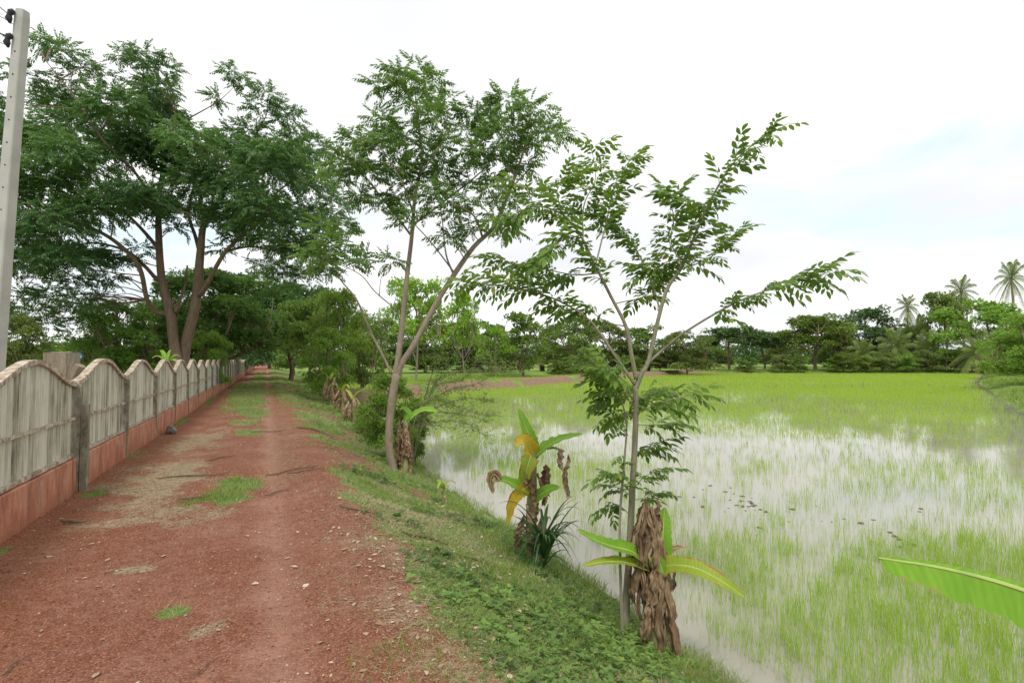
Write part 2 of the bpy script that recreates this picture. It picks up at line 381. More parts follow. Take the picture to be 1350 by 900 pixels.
xs = axis([(-900, -300, 100), (-300, -60, 20), (-60, -12, 2.5), (-12, -3, .5), (-3, 4.8, .06), (4.8, 20, .4), (20, 90, .7), (90, 160, 1.5), (160, 300, 20), (300, 900, 100)])
ys = axis([(-40, -10, 5), (-10, 1.2, .6), (1.2, 14, .06), (14, 40, .25), (40, 95, .6), (95, 150, 2), (150, 300, 15), (300, 1200, 100)])
XX, YY = np.meshgrid(xs, ys); ZZ = height(XX, YY)
nx, ny = len(xs), len(ys)
PATCH = [(-.75, 24, .8, 5), (-.5, 16.2, .4, 1), (-.32, 8.05, .42, .62), (-.45, 7.35, .42, .25), (-.42, 13.9, .35, .8), (-.35, 19, .55, 1.8), (-.75, 31, .95, 9), (-.65, 55, .7, 26), (-1.3, 36, .7, 9), (-1.95, 8.4, .18, .25), (-2.1, 11.6, .12, .5), (-2.12, 17, .12, 1.2), (-2.12, 6.2, .07, .25), (-2.1, 25, .13, 2.5), (-.55, 4.25, .12, .09)]
def green(x, y):
    n = fb(x, y, 1.6, 31, 4); n2 = fb(x, y, .45, 41)
    g = ss(.62, 1.35, x + (n-.5)*1.5 + (n2-.5)*1.0 + .25*ss(9, 20, y) + .4*ss(14, 28, y) - .06*ss(8, 3, y))
    bare = np.maximum(ss(.50, .64, fb(x, y, .8, 51))*ss(3.4, 1.6, x)*.9, ss(6.5, 2.5, y)*ss(2.1, 1.3, x)*.5)
    g = g*(1-bare)
    for (a, b, ra, rb) in PATCH:
        d = np.sqrt(((x-a)/ra)**2+((y-b)/rb)**2); g = np.maximum(g, ss(1.25, .55, d+(n-.5)*1.4)*ss(.3, .42, n+.04))
    g = np.maximum(g, ss(-2.5, -2.9, x))
    return np.clip(g, 0, 1)
def straw(x, y):
    n = fb(x, y, 2.5, 61, 4); s = 0
    for (a, b, ra, rb, w) in [(-1.35, 9.0, .65, 2.3, 1), (-1.25, 13, .6, 3, .8), (-1.0, 5.3, .18, .14, 1), (-.9, 6.9, .6, .5, .8), (-.3, 3.9, .14, .1, .8), (.35, 9.5, .3, 3, .35), (.2, 16, 1, 5, .4)]:
        d = np.sqrt(((x-a)/ra)**2+((y-b)/rb)**2); s = np.maximum(s, w*ss(1.2, .3, d+(n-.5)*1.6))
    v = ss(.35, 1.1, x+(n-.5)*1.2)*ss(2.6, 1.4, x)*ss(9, 4.5, y)*.62
    return np.clip(np.maximum(s, v), 0, 1)
gx = green(XX, YY); st = straw(XX, YY)
db = dline(BUND, XX, YY); s1 = sdf(PADDY, XX, YY); s2g = sdf(FIELD2, XX, YY)
rim = ss(2.4, .9, s1)*ss(.45, .55, fb(XX, YY, .12, 77)+.15*(db < 3))*(YY > 46)*(XX > 30)*(s1 > -.1)
soil = np.clip(ss(2.6, 1.9, db)*ss(.28, .5, fb(XX, YY, .35, 71))+rim*.9, 0, 1)
gx = np.where(XX > 5.5, 1-soil, gx)
V = np.stack([XX, YY, ZZ], -1).reshape(-1, 3)
idx = np.arange(nx*ny).reshape(ny, nx); Q = np.stack([idx[:-1, :-1], idx[:-1, 1:], idx[1:, 1:], idx[1:, :-1]], -1).reshape(-1, 4)
cxy = V[Q].mean(1)
def ground_mat():
    m, nt, _, L = newmat('laterite_and_grass')
    g = N(nt, 'ShaderNodeNewGeometry'); pos = g.outputs['Position']
    A = {k: N(nt, 'ShaderNodeAttribute', attribute_name=k).outputs['Fac'] for k in ('green', 'straw', 'soil')}
    n0 = noise(nt, pos, 1.1, 4); n1 = noise(nt, pos, 9, 5, .7); n2 = noise(nt, pos, 55, 3, .6)
    vo = N(nt, 'ShaderNodeTexVoronoi'); vo.inputs['Scale'].default_value = 95; L.new(pos, vo.inputs['Vector'])
    vb = N(nt, 'ShaderNodeTexVoronoi'); vb.inputs['Scale'].default_value = 38; L.new(pos, vb.inputs['Vector'])
    red = ramp(nt, n0, [(.35, (.225, .085, .046)), (.55, (.25, .098, .056)), (.7, (.31, .15, .095))])
    sx = N(nt, 'ShaderNodeSeparateXYZ'); L.new(pos, sx.inputs[0])
    org = ramp(nt, math_(nt, 'ADD', sx.outputs['X'], math_(nt, 'MULTIPLY', n0, 1.2)), [(0, 1.0), (.01, 1.0)])
    left = math_(nt, 'MULTIPLY_ADD', math_(nt, 'ADD', sx.outputs['X'], math_(nt, 'MULTIPLY', n0, 1.5)), -.9, -.3, clamp=True)
    red = mixc(nt, left, red, (.30, .105, .042))
    bk = math_(nt, 'MULTIPLY_ADD', math_(nt, 'ADD', sx.outputs['X'], math_(nt, 'MULTIPLY_ADD', n1, 1.2, -.6)), 1.6, -1.7, clamp=True)
    red = mixc(nt, bk, red, ramp(nt, n1, [(.4, (.15, .09, .055)), (.6, (.27, .19, .12))]))
    sep = N(nt, 'ShaderNodeSeparateColor'); L.new(vo.outputs['Color'], sep.inputs[0])
    red = mixc(nt, math_(nt, 'MULTIPLY', sep.outputs[0], .95), red, mixc(nt, sep.outputs[1], (.10, .035, .022), (.46, .24, .15)))
    gap = ramp(nt, vo.outputs['Distance'], [(.35, 0.0), (.75, 1.0)])
    red = mixc(nt, math_(nt, 'MULTIPLY', gap, .5), red, (.10, .035, .025))
    trk = math_(nt, 'MULTIPLY', math_(nt, 'ABSOLUTE', math_(nt, 'ADD', math_(nt, 'MULTIPLY_ADD', n0, .5, -.33), sx.outputs['X'])), -1.3)
    wear = ramp(nt, math_(nt, 'ADD', math_(nt, 'MAXIMUM', trk, -.3), math_(nt, 'ADD', math_(nt, 'MULTIPLY', n1, .8), math_(nt, 'MULTIPLY', n0, .5))), [(.28, 0.0), (.75, 1.0)])
    red = mixc(nt, math_(nt, 'MULTIPLY', wear, .6), red, (.42, .25, .18))
    sm = ramp(nt, math_(nt, 'ADD', math_(nt, 'MULTIPLY', A['straw'], .74), math_(nt, 'MULTIPLY_ADD', n1, 1.3, math_(nt, 'MULTIPLY_ADD', n2, 1.5, -1.4))), [(.38, 0.0), (.85, 1.0)])
    stc = mixc(nt, n2, (.27, .22, .13), (.58, .52, .38)); c = mixc(nt, math_(nt, 'MULTIPLY', sm, .8), red, stc)
    gm = ramp(nt, math_(nt, 'ADD', A['green'], math_(nt, 'MULTIPLY_ADD', n1, .7, math_(nt, 'MULTIPLY_ADD', n2, .7, -.7))), [(.35, 0.0), (.65, 1.0)])
    grc = ramp(nt, math_(nt, 'MULTIPLY_ADD', n2, .6, math_(nt, 'MULTIPLY', n1, .5)), [(.35, (.07, .12, .025)), (.5, (.12, .2, .04)), (.7, (.24, .26, .10))])
    grc = mixc(nt, math_(nt, 'MULTIPLY', math_(nt, 'GREATER_THAN', sx.outputs['X'], 5.6), .75), grc, ramp(nt, n0, [(.35, (.13, .22, .04)), (.65, (.23, .33, .07))]))
    c = mixc(nt, gm, c, grc)
    so = ramp(nt, n1, [(.35, (.16, .105, .06)), (.55, (.27, .185, .12)), (.72, (.37, .28, .2))])
    c = mixc(nt, ramp(nt, math_(nt, 'ADD', A['soil'], math_(nt, 'MULTIPLY_ADD', n1, .8, -.4)), [(.4, 0.0), (.6, 1.0)]), c, so)
    hgt = math_(nt, 'ADD', math_(nt, 'MULTIPLY', vo.outputs['Distance'], -.8), math_(nt, 'ADD', math_(nt, 'MULTIPLY', vb.outputs['Distance'], -.8), n1))
    p = pbsdf(nt, c, .95, .12, hgt, .8, .012); out(nt, p.outputs[0]); return m
GM = ground_mat()
cls = np.zeros(len(Q), int)
edgec = 3.55+.09*np.clip(cxy[:, 1]-13, 0, 25)
cls[(cxy[:, 0] > -2.3) & (cxy[:, 0] < .9) & (cxy[:, 1] < 118)] = 1
cls[(cxy[:, 0] >= .9) & (cxy[:, 0] < edgec+.15) & (cxy[:, 1] < 118)] = 2
cls[(dline(BUND, cxy[:, 0], cxy[:, 1]) < 2.3) & (cls == 0)] = 3
for k, nm in enumerate(['ground', 'dirt_path', 'grass_bank', 'earth_bund']):
    q = Q[cls == k]; u, inv = np.unique(q, return_inverse=True)
    a = Acc(); a.add(V[u], None, inv.reshape(-1, 4))
    solo(nm, a, GM, kind='structure', smooth=True, extra={'green': gx.ravel()[u], 'straw': st.ravel()[u], 'soil': soil.ravel()[u]})

# ------------------------------------------------------------------ water
def water_mat(name, col, far_rough=.03):
    m, nt, _, L = newmat(name); g = N(nt, 'ShaderNodeNewGeometry')
    n = noise(nt, g.outputs['Position'], 4.5, 4); nb = noise(nt, g.outputs['Position'], .35, 3)
    c = mixc(nt, ramp(nt, nb, [(.35, 0.0), (.65, 1.0)]), col, tuple(x*1.2 for x in col))
    p = pbsdf(nt, c, .05, .5, n, .05, .01); p.inputs['IOR'].default_value = 1.36; out(nt, p.outputs[0]); return m
a = Acc(); a.add([(2.5, -12, -1), (160, -12, -1), (160, 110, -1), (2.5, 110, -1)], None, [[0, 1, 2, 3]])
solo('paddy_water', a, water_mat('muddy_paddy_water', (.30, .285, .225)), kind='structure')
a = Acc(); a.add([(-60, -12, -1.0), (-6, -12, -1.0), (-6, 200, -1.0), (-60, 200, -1.0)], None, [[0, 1, 2, 3]])
solo('canal_water', a, water_mat('canal_water', (.18, .2, .13)), kind='structure')

# ------------------------------------------------------------------ blades (rice, grass)
def blades(acc, O, h, w, lean, curved=True, tint=.5, flat=0):
    n = len(O); th = rng.random(n)*2*PI; ld = np.stack([np.cos(th), np.sin(th), np.zeros(n)], 1)
    ph = rng.random(n)*2*PI; wd = np.stack([np.cos(ph), np.sin(ph), np.zeros(n)], 1)*(np.broadcast_to(w, n)/2)[:, None]
    h = np.broadcast_to(h, n); le = (np.broadcast_to(lean, n)*h)[:, None]; up = np.array([0, 0, 1.])*h[:, None]*(1-flat)
    tint = np.broadcast_to(tint, n)
    if curved:
        m = O + up*.55 + ld*le*.3; t = O + up + ld*le
        Vv = np.stack([O-wd, O+wd, m+wd*.8, m-wd*.8, t], 1).reshape(-1, 3); b = (np.arange(n)*5)[:, None]
        acc.add(Vv, b+np.array([[3, 2, 4]]), b+np.array([[0, 1, 2, 3]]), np.repeat(tint, 5))
    else:
        Vv = np.stack([O-wd, O+wd, O+up+ld*le], 1).reshape(-1, 3); b = (np.arange(n)*3)[:, None]
        acc.add(Vv, b+np.array([[0, 1, 2]]), None, np.repeat(tint, 3))
def wedge(z0, z1, n, pl=-.12, pr=1.12, zpow=1.0):
    """random ground points inside the field of view between distances z0..z1 (area-uniform)"""
    Z = np.sqrt(z0*z0+(z1*z1-z0*z0)*rng.random(n)**zpow); t = (pl + (pr-pl)*rng.random(n))*1350
    lat = (t-675)/F*Z; return lat*cy+Z*sy, -lat*sy+Z*cy, Z
def areaw(z0, z1, pl=-.12, pr=1.12): return (z1*z1-z0*z0)/2*(pr-pl)*1350/F
ra = Acc()
for z0, z1, dens, h, w, lean, cur, per in [(3.6, 8, 200, .24, .0042, .4, True, 5), (8, 14, 120, .22, .0055, .3, True, 4), (14, 27, 48, .21, .009, .25, False, 4), (27, 50, 27, .24, .016, .2, False, 4), (50, 135, 7.0, .26, .034, .2, False, 4)]:
    n = int(areaw(z0, z1, .15 if z0 > 20 else .3)*dens); x, y, Z = wedge(z0, z1, n, .15 if z0 > 20 else .3)
    s = sdf(PADDY, x, y); s2_ = sdf(FIELD2, x, y)
    nf = fb(x, y, .33, 91, 3); nr = vn(x*.35+y*.2, y*1.1-x*.5, 1.0, 93); nfar = fb(x, y, .07, 97)
    open_ = ss(-.5, -2.0, s)                                         # thin strip of open water along the bank
    k = .34 + .66*ss(.40, .62, nf*.6+nr*.4)
    lush = np.exp(-(((x-5.6)/1.4)**2+((y-2.8)/1.1)**2)); lush2 = np.exp(-(((x-4.0)/.6)**2+((y-4.3)/1.6)**2))*.0
    mid = ss(7, 9.5, Z)*ss(24, 16, Z); k = k*(1-.6*mid)
    k = np.where(Z > 15, np.maximum(k*.7, ss(15.5, 24, Z+(fb(x, y, .16, 99)-.5)*9)*(.55+.45*ss(.35, .55, nfar+.25*ss(40, 65, Z)))), k)
    clear = np.maximum(np.exp(-(((x-10.5)/1.6)**2+((y-16.5)/2.6)**2)), np.exp(-(((x-12)/1.0)**2+((y-17)/1.2)**2)))
    near_l = np.exp(-(((x-6)/2.6)**2+((y-15)/4.2)**2))
    k = k*(1-.85*clear) + 1.1*near_l*(1-clear)
    k = k*(.3+.7*open_)+1.3*lush
    keep = ((s < -.35) & (rng.random(n) < k)) | (s2_ < -.3)
    x, y, Z, lu = x[keep], y[keep], Z[keep], lush[keep]; m = len(x)
    O = np.stack([x, y, np.full(m, -1.02)], 1)
    O = np.repeat(O, per, 0) + np.concatenate([rng.normal(size=(m*per, 2))*(.03+.0012*z0), np.zeros((m*per, 1))], 1)
    lu = np.repeat(lu, per)
    blades(ra, O, h*(.55+.7*rng.random(m*per))*(1+.3*lu), w*(.7+.6*rng.random(m*per)), lean*(.3+rng.random(m*per)), cur,
           np.clip(.25+.5*rng.random(m*per)+.5*(fb(O[:, 0], O[:, 1], .2, 15)-.5), 0, 1))
solo('rice_seedlings', ra, M['rice'], label='bright green young rice standing in the flooded paddy', cat='rice', kind='stuff')

# grass on the bank, on the path patches
ga = Acc(); sa = Acc(); wa = Acc()
for z0, z1, dens, h, w in [(2.2, 5, 3800, .05, .004), (5, 9, 2200, .055, .006), (9, 16, 900, .065, .009), (16, 32, 320, .08, .014), (32, 70, 90, .1, .03)]:
    pl, pr = (.02, .8) if z0 < 9 else (.12, .5)
    n = int(areaw(z0, z1, pl, pr)*dens); x, y, Z = wedge(z0, z1, n, pl, pr)
    g = green(x, y); e = 3.7+.09*np.clip(y-13, 0, 25)
    t = fb(x, y, 3.5, 111); dry = fb(x, y, 1.1, 121)
    k = g*(.25+.95*ss(.35, .6, t)); keep = (rng.random(n) < k) & (x < e) & (x > -2.25)
    x, y, dry, t = x[keep], y[keep], dry[keep], t[keep]; m = len(x); z = height(x, y)-.005
    O = np.stack([x, y, z], 1); isdry = rng.random(m) < .27+.75*ss(.48, .62, dry)*ss(3.6, 2.3, x)
    hh = h*(.5+rng.random(m))*(.6+1.0*t)*(1+.7*ss(2.6, 3.4, x))
    O1 = O[~isdry]; blades(ga, O1, hh[~isdry], w*(.7+.6*rng.random(len(O1))), .3+.9*rng.random(len(O1)), z0 < 9, np.clip(.2+.6*rng.random(len(O1))+(t[~isdry]-.5), 0, 1))
    O1 = O[isdry]; blades(sa, O1, hh[isdry]*.9, w*.8, .6+1.4*rng.random(len(O1)), z0 < 9, rng.random(len(O1)), flat=.3)
# straw clippings lying on the path
for z0, z1, dens in [(2.4, 6, 3500), (6, 12, 2600), (12, 24, 500)]:
    n = int(areaw(z0, z1, 0, .6)*dens); x, y, Z = wedge(z0, z1, n, 0, .6); s = straw(x, y)+.012
    keep = (rng.random(n) < s*.8) & (x < 2.2) & (x > -2.2); x, y = x[keep], y[keep]; m = len(x)
    O = np.stack([x, y, height(x, y)+.003+.01*rng.random(m)], 1)
    blades(sa, O, .03+.07*rng.random(m), .004 if z0 < 6 else .007, 1.0, False, rng.random(m), flat=.93)
# rougher growth on the land round the fields
n = 60000; x = 5+rng.random(n)*125; y = 3+rng.random(n)*92; s_ = sdf(PADDY, x, y); dn = fb(x, y, .25, 171); dd = np.hypot(x, y)
keep = (s_ > .2) & (s_ < 16) & (sdf(FIELD2, x, y) > .1) & (dline(BUND, x, y) > 1.3) & (rng.random(n) < .15+.85*ss(.4, .6, dn)); x, y, dn, dd = x[keep], y[keep], dn[keep], dd[keep]; m = len(x)
O = np.repeat(np.stack([x, y, height(x, y)-.02], 1), 5, 0); O[:, :2] += rng.normal(size=(m*5, 2))*.18; hh = np.repeat(.12+.35*ss(.45, .65, dn)*rng.random(m), 5)
blades(ga, O, hh*(.6+.8*rng.random(m*5)), .03+.0005*np.repeat(dd, 5), .3+.6*rng.random(m*5), False, np.clip(rng.random(m*5)*.6+np.repeat(dn, 5)-.4, 0, 1))
grass = solo('grass', ga, M['grass'], label='green grass growing on the bank, round the fields and in patches on the path', cat='grass', kind='stuff')
solo('dry_grass', sa, M['straw'], label='pale dry grass clippings lying on the red path and bank', cat='dry grass', kind='stuff')
# broad-leaved weeds
WT = []
for s in range(5):
    r = random.Random(s); Vv = []; Tt = []; k = 0
    for i in range(5):
        v, t = leaflet(1, .75, .2); R = rotm([0, 0, 1], i*2*PI/5+r.uniform(-.4, .4)) @ rotm([0, 1, 0], r.uniform(-.7, -.1)); v = v @ R.T + [0, 0, r.uniform(.2, 1.2)]
        Vv.append(v); Tt.append(np.array(t)+k); k += len(v)
    WT.append((np.concatenate(Vv), np.concatenate(Tt)))
for z0, z1, dens, s0 in [(2.2, 5, 800, .021), (2.2, 5, 150, .042), (5, 9, 330, .028), (5, 9, 60, .05), (9, 18, 70, .04), (18, 40, 14, .07)]:
    pl, pr = (.25, .85) if z0 < 9 else (.2, .5)
    n = int(areaw(z0, z1, pl, pr)*dens); x, y, Z = wedge(z0, z1, n, pl, pr); e = 3.5+.09*np.clip(y-13, 0, 25)
    k = ss(.46, .60, fb(x, y, 1.25, 131, 3)+.10*ss(5.5, 3.2, y))*ss(.9, 1.6, x); keep = (rng.random(n) < k) & (x < e)
    x, y = x[keep], y[keep]; m = len(x); O = np.stack([x, y, height(x, y)], 1)
    O[:, 2] += rng.random(m)*s0*2.2*ss(.5, .7, fb(x, y, 2, 133)); th = rng.random(m)*2*PI; D = np.stack([np.cos(th), np.sin(th), rng.normal(size=m)*.3], 1)
    place(wa, WT, O, D, np.tile([0, 0, 1.], (m, 1))+rng.normal(size=(m, 3))*.2, s0*(.6+.8*rng.random(m)), np.clip(fb(x, y, 1.6, 141)*2.2-.6+rng.normal(size=m)*.15, 0, 1))
solo('weeds', wa, M['weed'], label='low broad-leaved weeds creeping over the bank', cat='weeds', kind='stuff')
# fallen leaves
LT = []
for s in range(6):
    r = random.Random(s+50); a_, b_, c_ = [r.uniform(-.12, .2) for _ in range(3)]; xs_ = np.linspace(0, 1, 4); ws_ = [.05, .3, .26, .03]
    Vv = []; Tt = []
    for i in range(4):
        z = a_*xs_[i]*(1-xs_[i])*2; Vv += [[xs_[i], ws_[i], z+abs(b_)*ws_[i]*1.5], [xs_[i], 0, z], [xs_[i], -ws_[i]*r.uniform(.6, 1.1), z+abs(c_)*ws_[i]]]
    for i in range(3):
        for j in (0, 1): q = i*3+j; Tt += [[q, q+1, q+4], [q, q+4, q+3]]
    LT.append((np.array(Vv), np.array(Tt)))
la = Acc()
for z0, z1, dens in [(2.2, 6, 230), (6, 12, 80), (12, 30, 14)]:
    n = int(areaw(z0, z1, 0, .75)*dens); x, y, Z = wedge(z0, z1, n, 0, .75)
    k = .06+1.2*np.exp(-((x-1.6)/.9)**2)*ss(12, 4, y)+ss(.7, 1.5, x)*.8*ss(.5, .65, fb(x, y, 1.5, 151)); keep = (rng.random(n) < k) & (x > -2.2) & (x < 3.2)
    x, y = x[keep], y[keep]; m = len(x); O = np.stack([x, y, height(x, y)+.006+.006*rng.random(m)], 1)
    th = rng.random(m)*2*PI; D = np.stack([np.cos(th), np.sin(th), rng.normal(size=m)*.12], 1); sz = .010+.052*rng.random(m)**3.2
    place(la, LT, O, D, np.tile([0, 0, 1.], (m, 1))+rng.normal(size=(m, 3))*.12, sz, np.clip(.5+.3*rng.normal(size=m), 0, 1))
solo('fallen_leaves', la, M['litter'], label='pale dry fallen leaves scattered on the red path and verge', cat='fallen leaves', kind='stuff')
# laterite gravel
pa = Acc(); n = 26000; x, y, Z = wedge(2.2, 8.5, n, 0, .62); k = (x > -2.2) & (x < 1.3) & (green(x, y) < .5); x, y, Z = x[k], y[k], Z[k]; n = len(x)
O = np.stack([x, y, height(x, y)+.001], 1); r_ = (.0025+.007*rng.random(n)**3)*(1+.05*Z)
oct_ = np.array([[1, 0, 0], [0, 1, 0], [-1, 0, 0], [0, -1, 0], [0, 0, 1.], [0, 0, -1]]); th = rng.random(n)*PI
c_, s_ = np.cos(th), np.sin(th); R = np.zeros((n, 3, 3)); R[:, 0, 0] = c_; R[:, 0, 1] = -s_; R[:, 1, 0] = s_; R[:, 1, 1] = c_; R[:, 2, 2] = .65
W = np.einsum('nij,vj->nvi', R, oct_)*r_[:, None, None]*(.8+.5*rng.random((n, 6, 1)))+O[:, None]
T8 = np.array([[0, 1, 4], [1, 2, 4], [2, 3, 4], [3, 0, 4]])
pa.add(W.reshape(-1, 3), (T8[None]+(np.arange(n)*6)[:, None, None]).reshape(-1, 3), None, np.repeat(rng.random(n), 6))
mg, nt, _, L = newmat('red_gravel'); at = N(nt, 'ShaderNodeAttribute', attribute_name='tint')
out(nt, pbsdf(nt, ramp(nt, at.outputs['Fac'], [(0, (.13, .045, .03)), (.7, (.32, .12, .07)), (.93, (.42, .22, .14)), (1, (.55, .42, .33))]), .9, .15).outputs[0])
solo('gravel', pa, mg, label='small red laterite gravel on the path', cat='gravel', kind='stuff')

# ------------------------------------------------------------------ fence
FX = -2.27; SP = 2.68; Y0 = 8.62-3*SP
fence = thing('concrete_fence', 'long wavy topped grey slat fence on a red plinth beside the path', 'fence', (FX, Y0, 0))
NP = 41
AMP = .285
def arch(u): return 1.39+AMP*(.5-.5*math.cos(2*PI*u))**.9
rf = random.Random(3)
for k in range(NP):
    AMP = .285+rf.uniform(-.015, .015); y0 = Y0+k*SP; y1 = y0+SP; dx = 0; hs = 1+rf.uniform(-.012, .012)
    a = Acc(); ns = 19; lo = y0+.075; wi = (SP-.15)/ns
    for i in range(ns):
        ya = lo+i*wi+.013+rf.uniform(-.008, .006); yb = lo+(i+1)*wi-.013+rf.uniform(-.006, .008); t = rf.random(); x0 = FX-.018+rf.uniform(-.004, .004); x1 = x0+.03
        za = arch((ya-y0)/SP)*hs-.02; zb = arch((yb-y0)/SP)*hs-.02; zc = .49
        a.add([(x0, ya, zc), (x1, ya, zc), (x1, yb, zc), (x0, yb, zc), (x0, ya, za), (x1, ya, za), (x1, yb, zb), (x0, yb, zb)], None,
              [[0, 3, 2, 1], [4, 5, 6, 7], [0, 1, 5, 4], [1, 2, 6, 5], [2, 3, 7, 6], [3, 0, 4, 7]], t)
    p = part('slat_panel', a, M['slat'], fence)
    a = Acc(); V_ = []; Q_ = []; m = 22
    for i in range(m+1):
        u = i/m; yy = y0+.03+u*(SP-.06); z = arch(u)*hs; du = (arch(min(1, u+.01))-arch(max(0, u-.01)))*hs/(SP*.02); nl = math.hypot(1, du); ny_, nz_ = -du/nl, 1/nl
        for xx, o_ in ((FX-.045, -.026), (FX+.05, -.026), (FX+.05, .026), (FX-.045, .026)): V_.append((xx, yy+ny_*o_, z+nz_*o_))
    for i in range(m):
        for j in range(4): Q_.append([i*4+j, i*4+(j+1) % 4, (i+1)*4+(j+1) % 4, (i+1)*4+j])
    Q_ += [[3, 2, 1, 0], [m*4, m*4+1, m*4+2, m*4+3]]
    a.add(V_, None, Q_); part('cap_rail', a, M['cap'], fence, p)
    a = Acc(); box(a, FX+.014, FX+.05, y0+.05, y1-.05, .93, .965); box(a, FX-.04, FX+.045, y0+.05, y1-.05, .455, .5); part('cross_rail', a, M['cap'], fence, p)
    a = Acc(); V_ = []; Q_ = []; m = 8; ph = .44
    for i in range(m+1):
        yy = y0+SP*i/m; w = .004*math.sin(i*2.1+k)
        for xx, zz in ((FX-.07, -.3), (FX+.072+w, -.3), (FX+.066+w, ph-.012), (FX+.055, ph+w), (FX-.07, ph+w)): V_.append((xx, yy, zz))
    for i in range(m):
        for j in range(5): Q_.append([i*5+j, i*5+(j+1) % 5, (i+1)*5+(j+1) % 5, (i+1)*5+j])
    a.add(V_, None, Q_); part('plinth', a, M['plinth'], fence)
for k in range(NP+1):
    a = Acc(); y0 = Y0+k*SP; le = rf.uniform(-.01, .01)
    V_ = []
    for z, w in ((-.25, .055), (1.33, .05), (1.36, .042)):
        for sx_, sy_ in ((0, -1), (1, -1), (1, 1), (0, 1)): V_.append((FX-.04+sx_*.122+le*z, y0+sy_*w*.68, z))
    Q_ = [[i*4+j, i*4+(j+1) % 4, (i+1)*4+(j+1) % 4, (i+1)*4+j] for i in range(2) for j in range(4)]+[[8, 9, 10, 11]]
    a.add(V_, None, Q_); part('post', a, M['post'], fence)
    if k == 3:
        a = Acc(); V_ = []
        for z, w in ((-.2, .06), (1.08, .055), (1.12, .045)):
            for sx_, sy_ in ((0, -1), (1, -1), (1, 1), (0, 1)): V_.append((FX+.093+sx_*.075, y0+.03+sy_*w*.85, z))
        a.add(V_, None, Q_); part('brace_post', a, M['post'], fence, label='short dark stub post set against a taller fence post')

# ------------------------------------------------------------------ pole with wires
x0, y0 = GX(-16, 7.4); base = np.array([x0, y0, -.2])
pole = thing('utility_pole', 'pale square concrete power pole with bolt holes behind the fence', 'utility pole', base)
top = P(30, 14, 7.0); a = Acc(); ax = nrm(top-base); fr = nrm(np.cross(ax, [0, 1, 0]))
fr = nrm(RGT-ax*RGT.dot(ax)); fw = np.cross(ax, fr); V_ = []
for t, w in ((0, .100), (.5, .080), (.985, .060), (1.0, .052)):
    c = base+(top-base)*t
    for q in ((-.85, -1), (.85, -1), (1, -.85), (1, .85), (.85, 1), (-.85, 1), (-1, .85), (-1, -.85)): V_.append(c+fr*q[0]*w+fw*q[1]*w)
a.add(V_, None, [[i*8+j, i*8+(j+1) % 8, (i+1)*8+(j+1) % 8, (i+1)*8+j] for i in range(3) for j in range(8)]); a.add([V_[24+i] for i in range(8)], [[0, i, i+1] for i in range(1, 7)])
part('shaft', a, M['pole'], pole)
fsgn = -1 if fw.dot(FWD) > 0 else 1
for t in np.arange(.42, .93, .045):
    c = base+(top-base)*t+fw*fsgn*(.097-.038*t); 
    a = Acc(); tube(a, [c-fw*fsgn*.006, c+fw*fsgn*.004], [.011, .011], 8); part('bolt_hole', a, M['hole'], pole)
for j, t in enumerate((.982, .935)):
    a = Acc(); c = base+(top-base)*t - fr*.03 - FWD*.09
    tube(a, [c+[0, 0, .07], c+[0, 0, .04]-fr*.03, c-fr*.05, c-fr*.06-[0, 0, .05], c-fr*.04-[0, 0, .11]], [.02, .042, .026, .04, .015], 8); ins = part('insulator', a, M['black'], pole, smooth=True)
    a = Acc(); s_ = c-fr*.06; e_ = s_-fr*4.0+np.array([0, 0, 3.6+.2*j])-FWD*3
    tube(a, [s_+(e_-s_)*u+np.array([0, 0, -.5*u*(1-u)]) for u in np.linspace(0, 1, 9)], [.006], 5); part('cable', a, M['black'], pole)
a = Acc(); c = base+(top-base)*.97-fr*.1; tube(a, smooth_path([c, c-fr*.2+[0, 0, .08], c-fr*.3+[0, 0, -.05], c-fr*.26+[0, 0, -.22], c-fr*.05+[0, 0, -.3]]), [.005], 5); part('jumper_loop', a, M['black'], pole)
a = Acc(); c = base+(top-base)*.94; e_ = c-fr*6-FWD*6+[0, 0, .6]; tube(a, [c+(e_-c)*u+np.array([0, 0, -.6*u*(1-u)]) for u in np.linspace(0, 1, 9)], [.01], 5); part('cable', a, M['black'], pole)

# ------------------------------------------------------------------ tree helpers
def limbs(acc, specs, Zd, k=7):
    for pts, rad in specs:
        w = [P(p[0], p[1], Zd+(p[2] if len(p) > 2 else 0)) for p in pts]; tube(acc, smooth_path(w, 5), rad, k)
def link(acc, nodes, c, r0=.04, r1=.012, sag=.15):
    nodes = np.asarray(nodes); d = np.linalg.norm(nodes-c, axis=1)+.6*np.clip(nodes[:, 2]-c[2]+.3, 0, 9); s = nodes[d.argmin()]
    m = (s+c)/2+rng.normal(size=3)*.06*np.linalg.norm(c-s)+[0, 0, sag*.5*np.linalg.norm(c-s)]
    tube(acc, smooth_path([s, m, c], 4), [r0, r1], 5, cap=False)
PIN = lambda n, L, ll, lw, dr=.3, c=5, hi=False: [pinnate(n, L, ll, lw, dr, s, hi) for s in range(c)]

